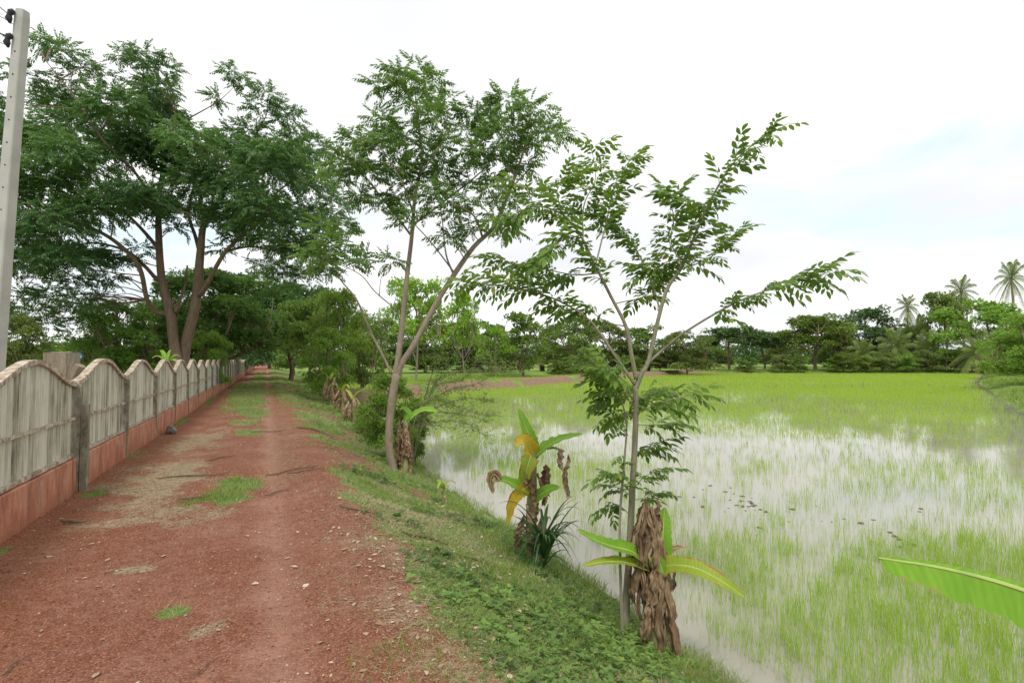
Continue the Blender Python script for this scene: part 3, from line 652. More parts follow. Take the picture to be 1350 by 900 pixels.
# ---- the big two-trunk tree behind the fence
Z = 24.0; bx, by = GX(243, Z); base = (bx, by, -.2)
t = thing('shade_tree', 'tall spreading dark green tree with two leaning brown trunks behind the fence', 'tree', base)
w = Acc()
ZB = lambda py: 0
specs = [([(236, 485), (231, 464), (224, 411), (213, 367), (209, 300), (211, 247, .5), (224, 189, .8), (231, 150, 1)], [.36, .30, .25, .2, .15, .1, .05]),
         ([(223, 414), (205, 410), (194, 395, -.4), (184, 353, -1), (160, 325, -1.4), (130, 305, -1.8), (90, 290, -2.2), (50, 280, -2)], [.15, .13, .12, .09, .03]),
         ([(207, 369), (190, 350, .5), (165, 330, 1), (120, 320, 1.5), (80, 330, 2)], [.12, .09, .03]),
         ([(211, 330), (185, 300, 1), (150, 265, 1.5), (110, 220, 2), (90, 160, 2)], [.12, .08, .03]),
         ([(210, 280), (180, 230, -1.5), (140, 190, -2.5), (100, 130, -2.5), (60, 80, -3)], [.1, .06, .02]),
         ([(231, 411), (243, 380, 1), (247, 350, 1.5)], [.1, .05]),
         ([(244, 485, .4), (243, 462, .4), (258, 398, .4), (264, 335, .4), (269, 295, .4), (287, 264, .4), (320, 220, .8), (345, 160, 1)], [.38, .32, .27, .2, .15, .09, .04]),
         ([(262, 390, .4), (270, 380, -.2), (298, 331, -1), (338, 295, -1.6), (364, 255, -2), (400, 230, -2.4)], [.16, .13, .1, .06, .03]),
         ([(298, 331, -1), (330, 325, -.5), (370, 330, 0), (410, 320, .4)], [.08, .05, .02]),
         ([(264, 335, .4), (258, 313, 1), (249, 278, 1.8), (260, 230, 2.4), (270, 190, 2.5)], [.13, .09, .03]),
         ([(231, 165, 1), (260, 150, .6), (290, 132, .2), (315, 108, 0)], [.06, .03, .01])]
limbs(w, [(p_, [x_*.74 for x_ in r_]) for p_, r_ in specs], Z, 9); nodes = []
for pts, rad in specs:
    nodes += list(smooth_path([P(p[0], p[1], Z+(p[2] if len(p) > 2 else 0)) for p in pts], 4)[8:])
cl = [(100, 400, 22), (140, 372, 20), (168, 345, 15), (20, 445, 16), (335, 300, 28), (312, 315, 15), (372, 385, 20), (350, 352, 18), (60, 430, 18), (230, 300, 16), (5, 425, 20), (50, 415, 22), (90, 410, 18), (135, 395, 14), (395, 300, 26), (375, 360, 22), (410, 345, 24), (60, 62, 22), (85, 70, 20), (105, 95, 24), (35, 105, 26), (75, 135, 30), (165, 75, 16), (192, 78, 24), (215, 95, 26), (205, 120, 30), (135, 105, 20), (308, 100, 17), (322, 112, 12), (285, 132, 14), (352, 128, 16),
      (350, 150, 24), (378, 158, 22), (330, 175, 25), (412, 195, 24), (392, 180, 20), (110, 160, 36), (160, 150, 36), (210, 155, 40), (60, 185, 38), (250, 190, 34), (290, 200, 32), (340, 205, 36), (10, 185, 35),
      (8, 250, 38), (55, 240, 42), (110, 215, 42), (160, 205, 42), (205, 205, 42), (250, 240, 38), (300, 245, 40), (360, 235, 42), (415, 245, 30), (385, 205, 28), (20, 310, 38), (70, 300, 42), (120, 285, 40), (165, 265, 38), (200, 270, 34), (245, 280, 30),
      (300, 285, 30), (345, 280, 36), (395, 285, 38), (440, 272, 22), (30, 355, 36), (75, 350, 34), (115, 340, 28), (150, 345, 20), (350, 325, 26), (385, 330, 32), (425, 325, 26), (452, 300, 18), (25, 400, 26), (65, 392, 24), (100, 375, 22), (400, 365, 20), (430, 355, 16), (-30, 220, 40), (-30, 300, 40), (-30, 140, 30), (185, 330, 14), (290, 330, 12)]
PT = PIN(6, .42, .13, .058, .35); c = Acc()
for (px, py, r) in cl:
    for rep in range(3 if r > 27 else 1):
        cc = P(px+rng.normal()*r*.3*(rep > 0), py+rng.normal()*r*.2*(rep > 0), Z+rng.uniform(-4.0, 3.5)*(.35 if rep == 0 and r < 27 else 1)); rr = r/F*Z*(.95 if rep == 0 else .85)
        link(w, nodes, cc, .03, .008); clump(c, PT, cc, rr, int(100*rr*rr)+12, 1.0, .7, .5+.25*rng.normal())
part('trunk', w, M['bark'], t, smooth=True); part('crown', c, M['big'], t)

# ---- twin-stemmed slender tree on the bank
Z = 10.7; bx, by = GX(518, Z); base = (bx, by, float(height(bx, by)))
t = thing('young_tree', 'pale twin stemmed tree with thin feathery crown on the bank edge', 'tree', base)
w = Acc()
specs = [([(519, 626), (517, 612), (513, 590), (515, 540), (523, 492)], [.115, .095, .1, .095, .10]),
         ([(522, 498), (527, 455), (530, 430), (536, 370), (543, 310), (547, 260, .1), (556, 210, .2), (550, 150, .3), (545, 105, .4)], [.085, .07, .062, .05, .04, .025, .01]),
         ([(523, 496), (532, 475), (545, 455), (575, 400), (600, 360), (625, 325), (650, 300), (668, 262, -.2), (690, 200, -.3), (700, 150, -.3)], [.08, .075, .07, .065, .05, .035, .012]),
         ([(541, 309), (515, 275, .5), (475, 226, .9), (455, 205, 1)], [.03, .02, .008]), ([(545, 296), (590, 262, .4), (645, 215, .8), (665, 165, 1)], [.03, .02, .008]),
         ([(598, 362), (588, 335, .2), (583, 290, .5), (575, 240, .7)], [.028, .018, .008]), ([(598, 358), (560, 310, .6), (500, 250, .9)], [.02, .008]),
         ([(600, 333, .3), (625, 300, .5), (655, 270, .6)], [.015, .01]), ([(636, 312), (625, 285, -.5), (600, 270, -.8), (560, 265, -1)], [.03, .018, .008]),
         ([(517, 494), (503, 465), (490, 440, .1), (470, 395, .2), (450, 370, .3), (432, 340, .4)], [.035, .03, .025, .018, .008]),
         ([(525, 410), (495, 385), (475, 362, -.2), (440, 345, -.3)], [.018, .008]), ([(500, 390), (503, 365), (515, 350)], [.012, .006]),
         ([(546, 285), (530, 240, -.6), (500, 190, -.9)], [.025, .008]), ([(618, 335), (600, 300, .3), (598, 250, .4)], [.018, .008]), ([(551, 235), (575, 200, -.5), (590, 175, -.7)], [.02, .007]), ([(660, 280), (640, 240, .5), (625, 180, .8)], [.02, .007]), ([(672, 250), (705, 215, .4), (725, 185, .6)], [.02, .007])]
limbs(w, [(p_, [x_*.8 for x_ in r_]) for p_, r_ in specs], Z, 8); nodes = []
for pts, rad in specs[1:]: nodes += list(smooth_path([P(p[0], p[1], Z+(p[2] if len(p) > 2 else 0)) for p in pts], 4)[5:])
cl = [(548, 100, 20), (528, 108, 18), (500, 118, 13), (565, 118, 15), (585, 138, 12), (545, 140, 24), (572, 160, 22), (505, 165, 18), (590, 190, 14), (500, 195, 24), (470, 190, 20), (455, 215, 22), (440, 235, 20), (478, 232, 24), (530, 185, 26), (560, 200, 26),
      (520, 225, 24), (550, 240, 26), (580, 225, 20), (575, 260, 20), (522, 262, 18), (545, 285, 20), (500, 270, 15), (475, 262, 14), (595, 285, 16), (612, 265, 13), (620, 300, 12), (590, 318, 12), (607, 238, 14),
      (625, 155, 16), (615, 178, 16), (645, 165, 22), (668, 140, 20), (700, 150, 22), (718, 168, 18), (735, 180, 12), (665, 185, 24), (695, 190, 24), (640, 205, 20), (660, 225, 22), (690, 220, 16), (650, 250, 16), (668, 265, 17), (655, 290, 14), (672, 305, 12), (610, 205, 12),
      (440, 325, 18), (412, 340, 15), (460, 345, 13), (430, 355, 15), (450, 305, 13), (478, 345, 9), (515, 345, 9), (425, 300, 12)]
PT = PIN(7, .27, .082, .032, .3, 6); c = Acc()
for (px, py, r) in cl:
    cc = P(px, py, Z+rng.uniform(-.8, .9)); rr = r/F*Z*1.0; link(w, nodes, cc, .012, .004); clump(c, PT, cc, rr*1.05, int(390*rr*rr)+12, 1.0, .72, .5+.25*rng.normal())
part('trunk', w, M['palebark'], t, smooth=True); part('crown', c, M['twin'], t)

# ---- slender foreground tree with big leaflets
Z = 4.9; bx, by = GX(825, Z); base = (bx, by, float(height(bx, by)))
t = thing('sapling', 'slender pale tree with long leafy sprays standing beside the dried banana clump', 'tree', base)
w = Acc(); tw = []
specs = [([(824, 835), (825, 800), (829, 740), (834, 640), (838, 560), (838, 508)], [.040, .037, .032, .028, .025, .024], 0),
         ([(838, 512), (846, 492), (855, 475), (868, 420), (880, 380), (900, 350), (918, 305, -.1), (935, 268, -.15), (955, 232, -.2), (978, 203, -.25), (1018, 174, -.3)], [.024, .02, .016, .012, .008, .004], .46),
         ([(850, 482), (875, 460), (900, 440, -.1), (940, 415, -.2), (985, 392, -.3), (1040, 374, -.35), (1095, 358, -.4)], [.014, .012, .009, .006, .003], .42),
         ([(871, 413), (860, 375, .2), (842, 335, .4), (815, 300, .5), (790, 285, .5)], [.010, .007, .003], .35),
         ([(839, 500), (833, 470), (825, 430), (805, 390), (785, 350), (765, 310), (742, 283), (705, 272), (668, 288)], [.022, .018, .014, .011, .008, .004], .4),
         ([(838, 508), (815, 475), (795, 445), (775, 420), (740, 398, -.1), (700, 384, -.2), (655, 376, -.3), (612, 372, -.3)], [.016, .012, .009, .007, .003], .45),
         ([(790, 360), (755, 362, .2), (705, 352, .3), (652, 345, .4)], [.007, .003], .2),
         ([(785, 350), (800, 290, .3), (812, 240, .4), (835, 205, .5)], [.009, .006, .003], .3),
         ([(768, 318), (770, 270, .5), (785, 235, .7), (780, 195, .8)], [.008, .003], .3),
         ([(900, 350), (885, 320, .3), (888, 285, .4), (880, 258, .4)], [.007, .003], .15),
         ([(895, 356), (925, 345, -.2), (950, 330, -.3), (968, 312, -.3)], [.007, .003], .2),
         ([(905, 340), (880, 345, .2), (850, 360, .3)], [.006, .003], .2),
         ([(825, 430), (800, 425, .3), (775, 410, .5), (740, 415, .5)], [.007, .003], .4),
         ([(765, 310), (735, 320, -.3), (710, 345, -.4)], [.006, .003], .2), ([(812, 400), (850, 390, .3), (868, 370, .4)], [.006, .003], .4),
         ([(742, 283), (735, 250, .2), (752, 225, .3)], [.006, .003], .2), ([(705, 272), (690, 245, .1), (672, 240, .1)], [.005, .003], .1),
         ([(935, 268, -.15), (905, 270, .1), (890, 255, .2)], [.005, .003], .1), ([(838, 530), (815, 500, -.2), (800, 480, -.3)], [.006, .003], .3), ([(838, 525), (812, 510, .1), (796, 500, .2)], [.006, .003], .3), ([(838, 545), (862, 535, -.2), (890, 525, -.3), (915, 520, -.3)], [.006, .003], .25),
         ([(838, 560), (862, 560, .2), (890, 558, .2)], [.005, .003], .4),
         ([(836, 600), (850, 590, .1), (866, 585, .15)], [.004, .002], .2), ([(838, 535), (820, 522, .2), (792, 520, .3)], [.006, .003], .2), ([(838, 520), (815, 495, .2), (775, 475, .3)], [.006, .003], .2), ([(838, 550), (822, 545, .1), (806, 548, .2)], [.006, .003], .2), ([(838, 530), (850, 520, .3), (866, 512, .4)], [.006, .003], .2), ([(833, 655), (820, 645, .1), (806, 640, .2)], [.004, .002], .2),
         ([(834, 640), (815, 625, -.1), (800, 625, -.15)], [.004, .002], .3), ([(834, 645), (850, 628, -.1), (868, 620, -.15)], [.004, .002], .3), ([(833, 660), (852, 655, .1), (868, 650, .2)], [.004, .002], .3), ([(832, 680), (815, 665, .1), (800, 668, .2)], [.004, .002], .3)]
c = Acc(); ct = PIN(4, .21, .082, .034, .35, 8, True, )
O = []; D = []; U = []; S = []; TT = []
for pts, rad, st_ in specs:
    wp = smooth_path([P(p[0], p[1], Z+(p[2] if len(p) > 2 else 0)) for p in pts], 6); tube(w, wp, rad, 8)
    if not st_: continue
    L_ = np.cumsum(np.r_[0, np.linalg.norm(np.diff(wp, axis=0), axis=1)]); tot = L_[-1]; s = tot*st_; side = 1
    while s < tot*1.0:
        p = np.array([np.interp(s, L_, wp[:, i]) for i in range(3)]); q = np.array([np.interp(min(s+.05, tot), L_, wp[:, i]) for i in range(3)])
        d = nrm(q-p) if s+.01 < tot else nrm(wp[-1]-wp[-3]); hz = nrm(np.cross(d, [0, 0, 1])); a_ = rng.uniform(-1.2, 1.2)
        sd = hz*math.cos(a_)*side + np.cross(hz, d)*math.sin(a_)*.6
        O.append(p); D.append(d*.6+sd*.85+[0, 0, .12]); U.append([0, 0, 1]+rng.normal(size=3)*.25); S.append(rng.uniform(.65, 1.25)*(.75 if pts[0][1] > 600 else 1)); TT.append(rng.uniform(.2, .8))
        side = -side; s += rng.uniform(.017, .034)
    O.append(wp[-1]); D.append(wp[-1]-wp[-3]); U.append([0, 0, 1]); S.append(1); TT.append(.6)
place(c, ct, O, D, U, np.array(S), np.array(TT))
part('trunk', w, M['thinbark'], t, smooth=True); part('crown', c, M['slender'], t)
# thin companion shoot
bx, by = GX(818, 4.75); base = (bx, by, float(height(bx, by)))
t = thing('shoot', 'very thin straight shoot rising just left of the slender foreground tree', 'plant', base)
w = Acc(); c = Acc(); tube(w, smooth_path([(bx, by, base[2]), P(817, 700, 4.75), P(822, 620, 4.75), P(826, 560, 4.75), P(818, 520, 4.75), P(815, 480, 4.75)]), [.014, .012, .008, .004], 6)
O = []; D = []
for (px, py) in [(822, 610), (822, 600), (826, 572), (826, 565), (822, 540), (818, 520), (816, 505), (815, 492), (815, 482), (820, 640), (815, 486), (817, 512), (825, 555)]:
    a_ = rng.random()*2*PI; O.append(P(px, py, 4.75)); D.append([math.cos(a_), math.sin(a_), .15])
place(c, ct, O, D, np.tile([0, 0, 1.], (len(O), 1)), .75, .5); part('stem', w, M['thinbark'], t); part('foliage', c, M['slender'], t)

# ------------------------------------------------------------------ unit trees for everything further off (height 1, crown width 1)
def unit_tree(kind, seed, fine, bark):
    global rng
    rng = np.random.default_rng(seed)
    t = thing('tree', 'x', 'tree'); w = Acc(); c = Acc(); tf = [tuft(5, s) for s in range(6)]
    ls = .026 if fine else .040; ncl, npc = (84, 105) if fine else (58, 62)
    lo, hi, rad, flat, trunk_r = {'round': (.28, 1, .5, .8, .022), 'bushy': (.02, 1, .5, .9, .02), 'umbrella': (.5, 1, .5, .35, .02), 'airy': (.25, 1, .5, .7, .014), 'tall': (.3, 1, .5, .8, .02), 'dome': (.03, 1, .5, .9, .014), 'droop': (.17, 1, .5, .9, .02)}[kind]
    if kind == 'airy': ncl = int(ncl*.8); npc = int(npc*.75)
    tp = smooth_path([(0, 0, -.04), (.01, .01, .12), (.03*rng.normal(), .03*rng.normal(), lo+.1), (.05*rng.normal(), .05*rng.normal(), .62), (.06*rng.normal(), 0, .85)], 4)
    tube(w, tp, [trunk_r*1.4, trunk_r, trunk_r*.8, .01, .004], 7); nodes = tp[5:]
    main = []
    for i in range(5):
        a_ = i*2*PI/5+rng.uniform(-.4, .4); s = tp[int(rng.integers(5, 12))]; e = np.array([math.cos(a_)*rad*.7, math.sin(a_)*rad*.7, rng.uniform(lo+.15, .85)])
        lp = smooth_path([s, (s+e)/2+[0, 0, -.03], e], 4); tube(w, lp, [trunk_r*.5, .004], 5, cap=False); main += list(lp[2:])
    nodes = np.array(list(nodes)+main)
    # a few big lobes give the crown an uneven outline; clumps sit on their surfaces
    nl = 10; lob = []
    for i in range(nl):
        a_ = i*2.4+rng.uniform(-.3, .3); f = (i+.5)/nl; zc = lo+(hi-lo)*(.14+.66*f); rr = rad*(.62 if kind != 'umbrella' else .75)*math.sqrt(max(.15, 1-((f-.35)/.75)**2))*rng.uniform(.6, 1.1)
        lob.append((np.array([math.cos(a_)*rr, math.sin(a_)*rr, zc]), rng.uniform(.17, .27)))
    if kind in ('bushy', 'dome', 'droop'): lob += [(np.array([math.cos(i*2.1)*.27, math.sin(i*2.1)*.27, lo+.14]), .2) for i in range(3)]
    lob.append((np.array([0, 0, lo+(hi-lo)*.45]), .3))
    lob.append((np.array([.03, .02, hi-.2*(1 if kind != 'umbrella' else .6)]), .2))
    for i in range(ncl):
        l, lr = lob[i % len(lob)]; d = sph(1)[0]; d[2] = abs(d[2])*.8-.15; cc = l+d*lr*np.array([1, 1, flat])*rng.uniform(.4, 1.0)
        cc[2] = min(max(cc[2], lo+.03), hi-.04); cr = rng.uniform(.08, .15)
        link(w, nodes, cc, .006, .002); clump(c, tf, cc, cr, npc, ls*rng.uniform(.85, 1.15), .7, .5+.22*rng.normal())
    part('trunk', w, bark, t, smooth=True); part('crown', c, M['green'], t); return t
cache = {}
def bgtree(kind, fine, px, Zd, top, wpx, mat, label, seed=0, zb=None, name='tree', cat='tree', bark='bark', group=None, rz=None, shift=0):
    key = (kind, fine, seed % 3); bx, by = GX(px, Zd)
    if zb is None: zb = float(height(bx, by))
    h = P(px, top, Zd)[2]-zb; wd = wpx/F*Zd; rz = rng0.uniform(0, 6.28) if rz is None else rz
    if key not in cache:
        cache[key] = unit_tree(kind, 100+sum(map(ord, kind))+seed % 3*7+fine, fine, M['bark'])
        o = cache[key]; o.location = (bx, by, zb); o.rotation_euler = (0, 0, rz); o.scale = (wd, wd, h)
    else: o = dup(cache[key], (bx, by, zb), rz, (wd, wd, h))
    o.name = name; o['label'] = label; o['category'] = cat
    if group: o['group'] = group
    for ch in o.children:
        nm = ch.name.split('.')[0]; ch.material_slots[0].link = 'OBJECT'; ch.material_slots[0].material = M[mat] if nm == 'crown' else M[bark]
    return o
rng0 = random.Random(5)
BG = [
 ('bushy', 1, 130, 31, 402, 60, 'olive', 'olive bush seen over the second fence arch right of the stump'),
 ('bushy', 1, 240, 34, 392, 95, 'green', 'fresh green tree directly behind the fork of the two brown trunks'),
 ('bushy', 1, 22, 19, 402, 90, 'olive', 'olive green leafy tree half hidden behind the concrete power pole'),
 ('bushy', 1, 158, 27, 380, 135, 'green', 'bushy green tree behind the fence left of the big brown trunks'),
 ('dome', 1, 205, 33, 425, 85, 'olive', 'low rounded tree right behind the two brown trunks'),
 ('dome', 1, 276, 28, 432, 60, 'light', 'pale green bush between the two trunks and the drooping tree'),
 ('dome', 0, 62, 95, 447, 80, 'light', 'light green tree across the canal right of the power pole'),
 ('dome', 0, 122, 110, 440, 80, 'green', 'small distant tree across the canal above the second fence arch'),
 ('droop', 1, 284, 33, 345, 180, 'twin', 'dark drooping leafy tree overhanging the fence and path'),
 ('droop', 1, 292, 43, 352, 215, 'dark', 'dense dark tree leaning over the far fence beside the path'),
 ('round', 1, 383, 48, 366, 120, 'dark', 'dark tree shading the far end of the path on its right side'),
 ('bushy', 0, 318, 62, 395, 100, 'dark', 'dark tree behind the far end of the slat fence'),
 ('bushy', 0, 356, 100, 405, 95, 'green', 'tree closing the view at the very end of the red path'),
 ('bushy', 0, 388, 75, 425, 60, 'green', 'low green tree right of the path end'),
 ('round', 1, 409, 38, 384, 90, 'green', 'small tree with thin dark trunk at the far path edge'),
 ('airy', 1, 447, 31, 372, 105, 'light', 'loose fresh green tree on the bank just left of the twin stemmed tree'),
 ('bushy', 1, 432, 27, 424, 78, 'light', 'low leafy green sapling on the bank over dried banana clumps'),
 ('bushy', 1, 478, 42, 404, 80, 'green', 'round green tree behind the left limb of the twin stemmed tree'),
 ('bushy', 0, 505, 88, 412, 90, 'olive', 'olive tree behind the trunk of the twin stemmed tree'),
 ('airy', 0, 548, 62, 352, 95, 'yellow', 'tall airy yellow green tree seen between the two stems'),
 ('bushy', 0, 560, 92, 415, 90, 'green', 'bushy tree below the tall airy yellow green tree'),
 ('airy', 0, 612, 72, 376, 62, 'yellow', 'slim bright lime tree right of the leaning stem'),
 ('bushy', 0, 608, 96, 418, 85, 'olive', 'broad olive tree behind the slim lime tree'),
 ('airy', 0, 654, 80, 425, 52, 'yellow', 'small bright lime tree left of the tall dark field tree'),
 ('bushy', 0, 645, 105, 418, 80, 'dark', 'dark tree behind the small lime tree'),
 ('bushy', 0, 690, 82, 405, 82, 'green', 'tall bushy green tree standing in the far field'),
 ('bushy', 0, 735, 104, 424, 80, 'green', 'fresh green tree just right of the bushy field tree'),
 ('airy', 0, 765, 96, 412, 70, 'olive', 'thin greyish tree with gaps in its crown behind the far field'),
 ('bushy', 0, 771, 74, 456, 44, 'olive', 'small dark shrubby tree on the brown earth bund'),
 ('bushy', 0, 805, 104, 422, 85, 'olive', 'olive tree behind the forking limbs of the slender tree'),
 ('bushy', 0, 855, 100, 424, 85, 'green', 'green tree behind the right limb of the slender tree'),
 ('dome', 0, 905, 94, 432, 78, 'olive', 'rounded tree on short trunk near the bund end'),
 ('umbrella', 0, 962, 112, 430, 85, 'dark', 'flat topped dark umbrella tree beyond the paddy'),
 ('umbrella', 0, 1008, 122, 436, 66, 'dark', 'smaller flat topped tree right of the umbrella tree'),
 ('bushy', 0, 935, 128, 440, 70, 'olive', 'low tree behind the flat topped umbrella tree'),
 ('bushy', 0, 1035, 130, 434, 60, 'olive', 'low olive tree between umbrella trees and trunked tree'),
 ('round', 0, 1076, 112, 411, 98, 'green', 'broad green tree with visible dark trunk at the far bank'),
 ('bushy', 0, 1108, 126, 420, 70, 'green', 'green tree filling the gap behind the broad trunked tree'),
 ('dome', 0, 1146, 132, 400, 100, 'dark', 'large dome shaped dark tree left of the lone tall palm'),
 ('bushy', 0, 1205, 132, 425, 70, 'dark', 'dark leafy tree below the leftmost tall palm'),
 ('tall', 0, 1247, 120, 382, 70, 'olive', 'tall loose tree with whitish trunk under the middle tall palm'),
 ('bushy', 0, 1300, 106, 392, 120, 'light', 'wide yellowish green tree under the rightmost tall palm'),
 ('bushy', 1, 1362, 47, 400, 120, 'light', 'bright green bushy tree cut by the right picture edge'),
 ('bushy', 0, 1330, 72, 430, 60, 'light', 'small pale green tree left of the bright edge tree'),
]
for i, (k, f, px, Zd, top, wp, mt, lab) in enumerate(BG):
    bgtree(k, f, px, Zd, top, wp, mt, lab, seed=i, bark='palebark' if 'whitish' in lab or mt == 'yellow' else 'bark')
SH = [(1112, 465, 36, 'green', 'lowest green shrub left end of the shrub row on the far bank'), (1140, 470, 30, 'light', 'light shrub second from left in the far bank row'), (1163, 466, 34, 'olive', 'olive shrub below the largest short palm'),
      (1193, 468, 34, 'light', 'bright shrub just right of the largest short palm'), (1222, 462, 36, 'olive', 'greyish shrub in front of the middle short palm'), (1252, 464, 36, 'green', 'green shrub right of the middle short palm'),
      (1282, 460, 36, 'olive', 'brownish shrub in front of the right short palm'), (1308, 470, 36, 'light', 'shrub at the right corner of the paddy'), (1030, 468, 30, 'olive', 'small shrub left of the broad trunked tree'),
      (1052, 470, 26, 'green', 'little green shrub under the broad trunked tree'), (985, 472, 26, 'green', 'little shrub under the umbrella trees'), (1100, 474, 24, 'light', 'tiny pale shrub right of the broad tree trunk'),
      (830, 470, 40, 'green', 'shrub behind the bund at the slender tree fork'), (870, 472, 36, 'olive', 'shrub on the bund left of the rounded tree'), (740, 476, 36, 'green', 'shrub behind the far field right of the bushy field tree'),
      (620, 474, 50, 'dark', 'dark hedge shrub behind the far field under the lime tree'), (570, 472, 50, 'olive', 'hedge shrub behind the far field left of the leaning stem'), (665, 476, 44, 'olive', 'hedge shrub left of the bushy field tree trunk')]
for i, (px, top, wp, mt, lab) in enumerate(SH):
    bgtree('dome', 0, px, 106 if px > 900 else 95, top-3, wp*1.2, mt, lab, seed=i, name='shrub', cat='shrub')
# near bushes
rng = np.random.default_rng(77)
bgtree('dome', 1, 514, 12.4, 490, 92, 'light', 'dense green bush right behind the twin stemmed tree', seed=1, name='bush', cat='bush')
bgtree('dome', 1, 548, 13.2, 520, 42, 'green', 'narrow bush right of the twin stemmed tree base', seed=2, name='bush', cat='bush')
bgtree('dome', 1, 488, 16, 535, 50, 'olive', 'low grassy bush left of the twin stemmed tree', seed=0, name='bush', cat='bush')
bgtree('dome', 1, 470, 20, 530, 40, 'green', 'low bush on the bank near the dried banana clumps', seed=1, name='bush', cat='bush')
# distant wood closing the horizon
a = Acc(); tf = [tuft(5, s) for s in range(5)]; rng = np.random.default_rng(12)
for px in np.arange(-160, 1520, 9):
    for rep in range(2):
        Zd = 165+rng.uniform(-14, 20); x_, y_ = GX(px, Zd); hh = 4.6+2.2*float(vn(px, rep*9, .02, 5))+rng.uniform(-1, .6)
        for q in range(2): clump(a, tf, (x_, y_, -.4+hh*(.3+.42*q)), 2.5, 42, 1.0, .9, .5+.2*rng.normal())
solo('far_woodland', a, M['dark'], (0, 0, 0), 'dark band of distant woodland closing the horizon behind the fields', 'woodland', 'stuff')

# ------------------------------------------------------------------ palms
def frond(acc, o, az, el, L, droop, n, lw, ll):
    dh = np.array([math.cos(az), math.sin(az), 0]); pts = []
    for u in np.linspace(0, 1, 9):
        pts.append(o + dh*L*(u*math.cos(el)*(1-.12*u)) + np.array([0, 0, L*(u*math.sin(el)-droop*u*u)]))
    pts = np.array(pts); tube(acc, pts, [L*.012, L*.003], 4, cap=False); sd = np.array([-dh[1], dh[0], 0]); V_ = []; T_ = []
    for i in range(n):
        u = .12+.86*i/n; p = np.array([np.interp(u, np.linspace(0, 1, 9), pts[:, k]) for k in range(3)]); d = nrm(pts[min(8, int(u*8)+1)]-pts[int(u*8)])
        l = ll*L*math.sin(PI*(.12+.8*u))*random.uniform(.8, 1.1)
        for s in (1, -1):
            tip = p+d*l*.55+sd*s*l*.7+np.array([0, 0, -l*.55]); k = len(V_); m_ = (p+tip)/2+[0, 0, l*.12]
            V_ += [p-d*lw*L, p+d*lw*L, m_+d*lw*L, tip, m_-d*lw*L]; T_ += [[k, k+1, k+2], [k, k+2, k+4], [k+4, k+2, k+3]]
    acc.add(V_, T_, None, random.random())
def palm_proto(seed, short):
    random.seed(seed); t = thing('palm_tree', 'x', 'palm tree'); w = Acc(); H = 1.0 if not short else .35
    tube(w, smooth_path([(0, 0, -.03), (.02, .01, H*.3), (.05, .02, H*.7), (.05, .0, H)], 5), [.035 if not short else .06, .022 if not short else .045, .018 if not short else .04], 8); part('trunk', w, M['palebark'], t, smooth=True)
    nf = 24; o = np.array([.05, 0, H]); c = Acc(); L0 = .42 if not short else .75
    for i in range(nf):
        el = 1.25-1.9*(i/nf)**1.1; frond(c, o, i*2.4+random.uniform(-.2, .2), el, L0*random.uniform(.85, 1.1), .35+.15*random.random(), 34, .0055, .27)
    part('crown', c, M['olive'], t)
    c = Acc()
    for i in range(7): frond(c, o, i*.9+.3, -.55-.3*random.random(), L0*.75, .3, 22, .005, .22)
    part('dead_frond', c, M['husk'], t); return t
PALMS = [(0, 1197, 135, 405, 'leftmost tall coconut palm standing clear against the white sky', 1), (0, 1273, 132, 385, 'middle tall coconut palm above the loose tree', .9), (0, 1337, 118, 368, 'rightmost tall coconut palm near the picture edge', 1),
         (1, 1180, 116, 450, 'largest short coconut palm with browned lower fronds beyond the paddy', 1), (1, 1138, 118, 462, 'short palm left of the largest short palm', .8), (1, 1232, 114, 452, 'short palm right of the largest short palm', .95), (1, 1288, 100, 458, 'short palm with brown fronds near the paddy corner', 1), (1, 1207, 128, 430, 'short palm right below the leftmost tall palm', .9)]
pp = {}
for i, (k, px, Zd, cyx, lab, sc_) in enumerate(PALMS):
    x_, y_ = GX(px, Zd); zb = float(height(x_, y_)); h = P(px, cyx, Zd)[2]-zb; s = h if k == 0 else 7.8*sc_
    if k == 0: scl = ((8.5, 10.5, 10.0)[i], (8.5, 10.5, 10.0)[i], h)
    else: scl = (s, s, (h/.35+s)/2)
    if k not in pp: o = pp[k] = palm_proto(11+k, k == 1); o.location = (x_, y_, zb); o.scale = scl
    else: o = dup(pp[k], (x_, y_, zb), i*1.7, scl)
    o['label'] = lab; o['category'] = 'palm tree'

